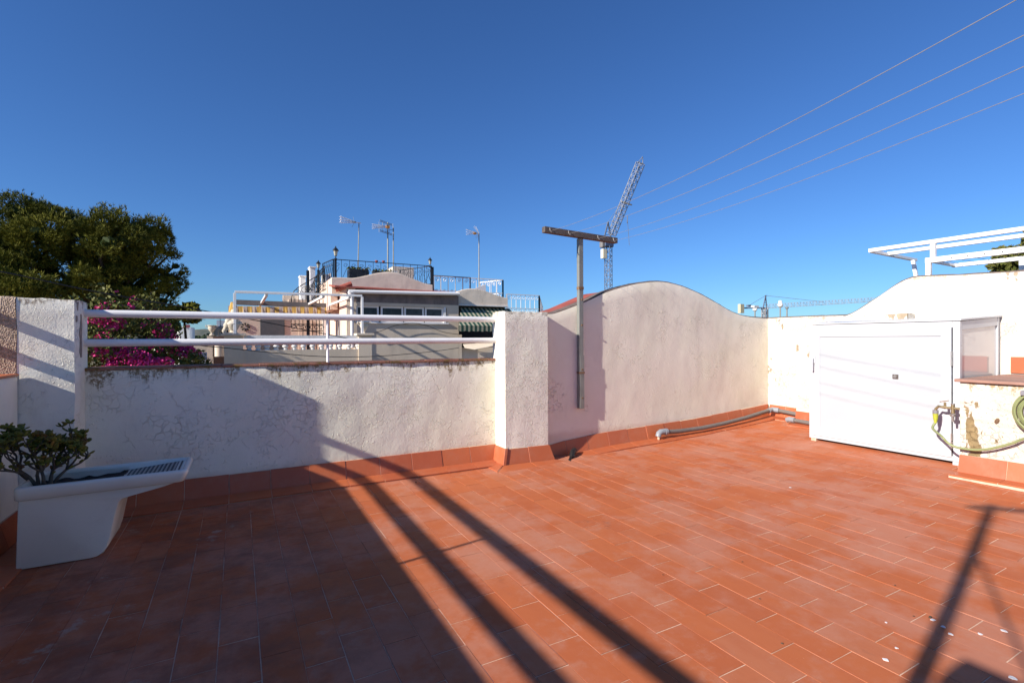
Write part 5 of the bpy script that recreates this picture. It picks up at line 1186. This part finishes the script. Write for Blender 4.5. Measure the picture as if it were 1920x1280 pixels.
foliage('crown', pine, M['pine'], t, 120000, .10, 3, needle=True, core=.42)
mb = MB(); rg = random.Random(9); tb = Vector((at(140, 600, YT).x, YT, GZ)); tm = at(150, 640, YT); tm2 = at(60, 640, YT)
limb(mb, tb, tm, .38, .28, rg); limb(mb, tb+Vector((-.1, 0, 0)), tm2, .3, .22, rg)
for c_, rr in pine:
    s0_ = tm if c_.x > at(120, 500, YT).x else tm2; limb(mb, s0_.lerp(c_, 0.0), c_, .13, .03, rg, w_=.3)
mb.build('trunk', M['bark'], t, smooth='all')
t = thing('tree', 'small dark round tree poking out right of the pine below the cable', 'tree', (at(352, 590, 30).x, 30, GZ))
foliage('crown', [cpx(358, 577, 30, .42), cpx(346, 581, 30, .5), cpx(362, 584, 30, .36), cpx(330, 584, 30, .5), cpx(312, 590, 30, .6), cpx(296, 600, 30, .8)], M['pine'], t, 5000, .16, 5)
mb = MB(); limb(mb, (at(345, 590, 30).x, 30, GZ), at(345, 592, 30), .15, .05, rg); mb.build('trunk', M['bark'], t)
# bougainvillea
YV = 12.0
t = thing('bougainvillea', 'bougainvillea bush covered in magenta blossoms behind the rails', 'bush', (at(260, 700, YV).x, YV, GZ))
bc = [(190, 590, 12.3, .5), (190, 640, 12, .6), (230, 620, 12.3, .6), (270, 630, 12.4, .55), (302, 652, 12.4, .42), (335, 662, 12.5, .34), (205, 680, 11.8, .5), (250, 680, 11.8, .5), (300, 685, 12, .5), (348, 684, 12.2, .38), (370, 684, 12.5, .22), (225, 580, 13, .45), (262, 585, 13.2, .45), (284, 606, 13, .34), (150, 620, 12, .7), (376, 694, 12.6, .25), (205, 560, 13, .35), (290, 580, 13, .3)]
boug = [(at(px, py, Y), (r, r, r*.85)) for px, py, Y, r in bc]
foliage('foliage', boug, M['boug'], t, 15000, .042, 7)
fcn = [(205, 610, 11.8, .15), (195, 630, 11.8, .15), (215, 600, 11.8, .11), (185, 600, 11.8, .15), (225, 655, 11.6, .14), (200, 660, 11.6, .16), (240, 680, 11.4, .2), (225, 690, 11.4, .2), (265, 677, 11.4, .14), (300, 680, 11.5, .11), (285, 600, 12.4, .09), (270, 610, 12.2, .08), (260, 655, 12, .12), (305, 620, 12.3, .1), (315, 635, 12.3, .12), (300, 628, 12.4, .1), (325, 655, 12.3, .12), (350, 655, 12.3, .10), (340, 668, 12.2, .08), (240, 577, 12.6, .08), (205, 573, 12.6, .09), (220, 548, 12.7, .05), (190, 575, 12.3, .09), (290, 655, 12.1, .1), (312, 690, 11.8, .09), (355, 640, 12.5, .07), (365, 663, 12.5, .07), (250, 560, 12.9, .05), (280, 640, 12.2, .08)]
foliage('blossoms', [(at(px, py, Y), (r*1.5, r*1.2, r*1.1)) for px, py, Y, r in fcn], M['magenta'], t, 7000, .034, 11)
mb = MB(); 
for c_, rr in boug: limb(mb, (at(250, 700, YV).x+rg.uniform(-.3, .3), YV, -.6), c_, .03, .008, rg)
limb(mb, (at(250, 700, YV).x, YV, GZ), (at(250, 700, YV).x, YV, -.5), .09, .05, rg)
for k in range(6): limb(mb, at(250+20*k, 600, 12.4), at(275+22*k, 570+6*k, 12.6), .008, .003, rg, w_=.08)
mb.build('branches', M['bark'], t)
# tree at the far right behind the drying frame
t = thing('tree', 'dark leafy tree behind the drying frame at the right edge', 'tree', (15, 5.2, GZ))
def cx_r(px, py, X, r): c_ = atx(px, py, X); return (c_, (r, r, r*.8))
foliage('crown', [cx_r(1905, 480, 14, .38), cx_r(1930, 475, 14, .45), cx_r(1890, 490, 14, .22), cx_r(1925, 500, 14, .5), cx_r(1885, 502, 14, .2), cx_r(1950, 460, 14, .4)], M['boug'], t, 6000, .06, 15)
mb = MB(); limb(mb, (14, atx(1925, 480, 14).y, GZ), atx(1925, 480, 14), .15, .05, rg); mb.build('trunk', M['bark'], t)
# ---- distant wooded strip and mountains
mb = MB(); rg = random.Random(2); n = 60
t = MB()
cl = [(Vector((at(300+i*6, 626, 300).x+rg.uniform(-3, 3), 300+rg.uniform(-15, 15), rg.uniform(-4, .5))), (5, 4, 3.2)) for i in range(45)]
tag(foliage('far_trees', cl, leaf_mat('far_foliage', (.03, .05, .03), (.06, .08, .04)), None, 9000, 1.3, 4), kind='stuff')
def mount(name, Y, pts, mat, dep):
    mb = MB(); n = 120; rgx = [pts[0][0]+(pts[-1][0]-pts[0][0])*k/n for k in range(n+1)]
    for x in rgx:
        py = smooth_tab(x, pts); p = at(x, py, Y); h = p.z
        for f, zz in ((0, 1), (.25, .7), (.6, .35), (1, 0)):
            mb.v.append((p.x, Y-dep*f, (h-GZ)*zz+GZ+noise.noise(Vector((x*.09, f*4, 1)))*(h-GZ)*.18*(1 if f else .35)))
    for k in range(n):
        for j in range(3): a_ = k*4+j; mb.f.append((a_, a_+1, a_+5, a_+4)); mb.m.append(0)
    tag(mb.build(name, mat, None, smooth='all'), kind='structure')
s = Sh('mountain_slope', 1., 0, .05); s.col(s.mix(s.ramp(s.noise(.004, 6), .4, .6), (.20, .19, .16), (.11, .13, .10))); 
mount('mountains', 7000, [(-400, 616), (-100, 622), (100, 612), (250, 620), (330, 618), (352, 617), (362, 619), (375, 614.5), (381, 614), (388, 618), (397, 621), (420, 620), (600, 624), (900, 618), (1100, 622), (1250, 616), (1500, 624), (1900, 620)], s.m, 2500)
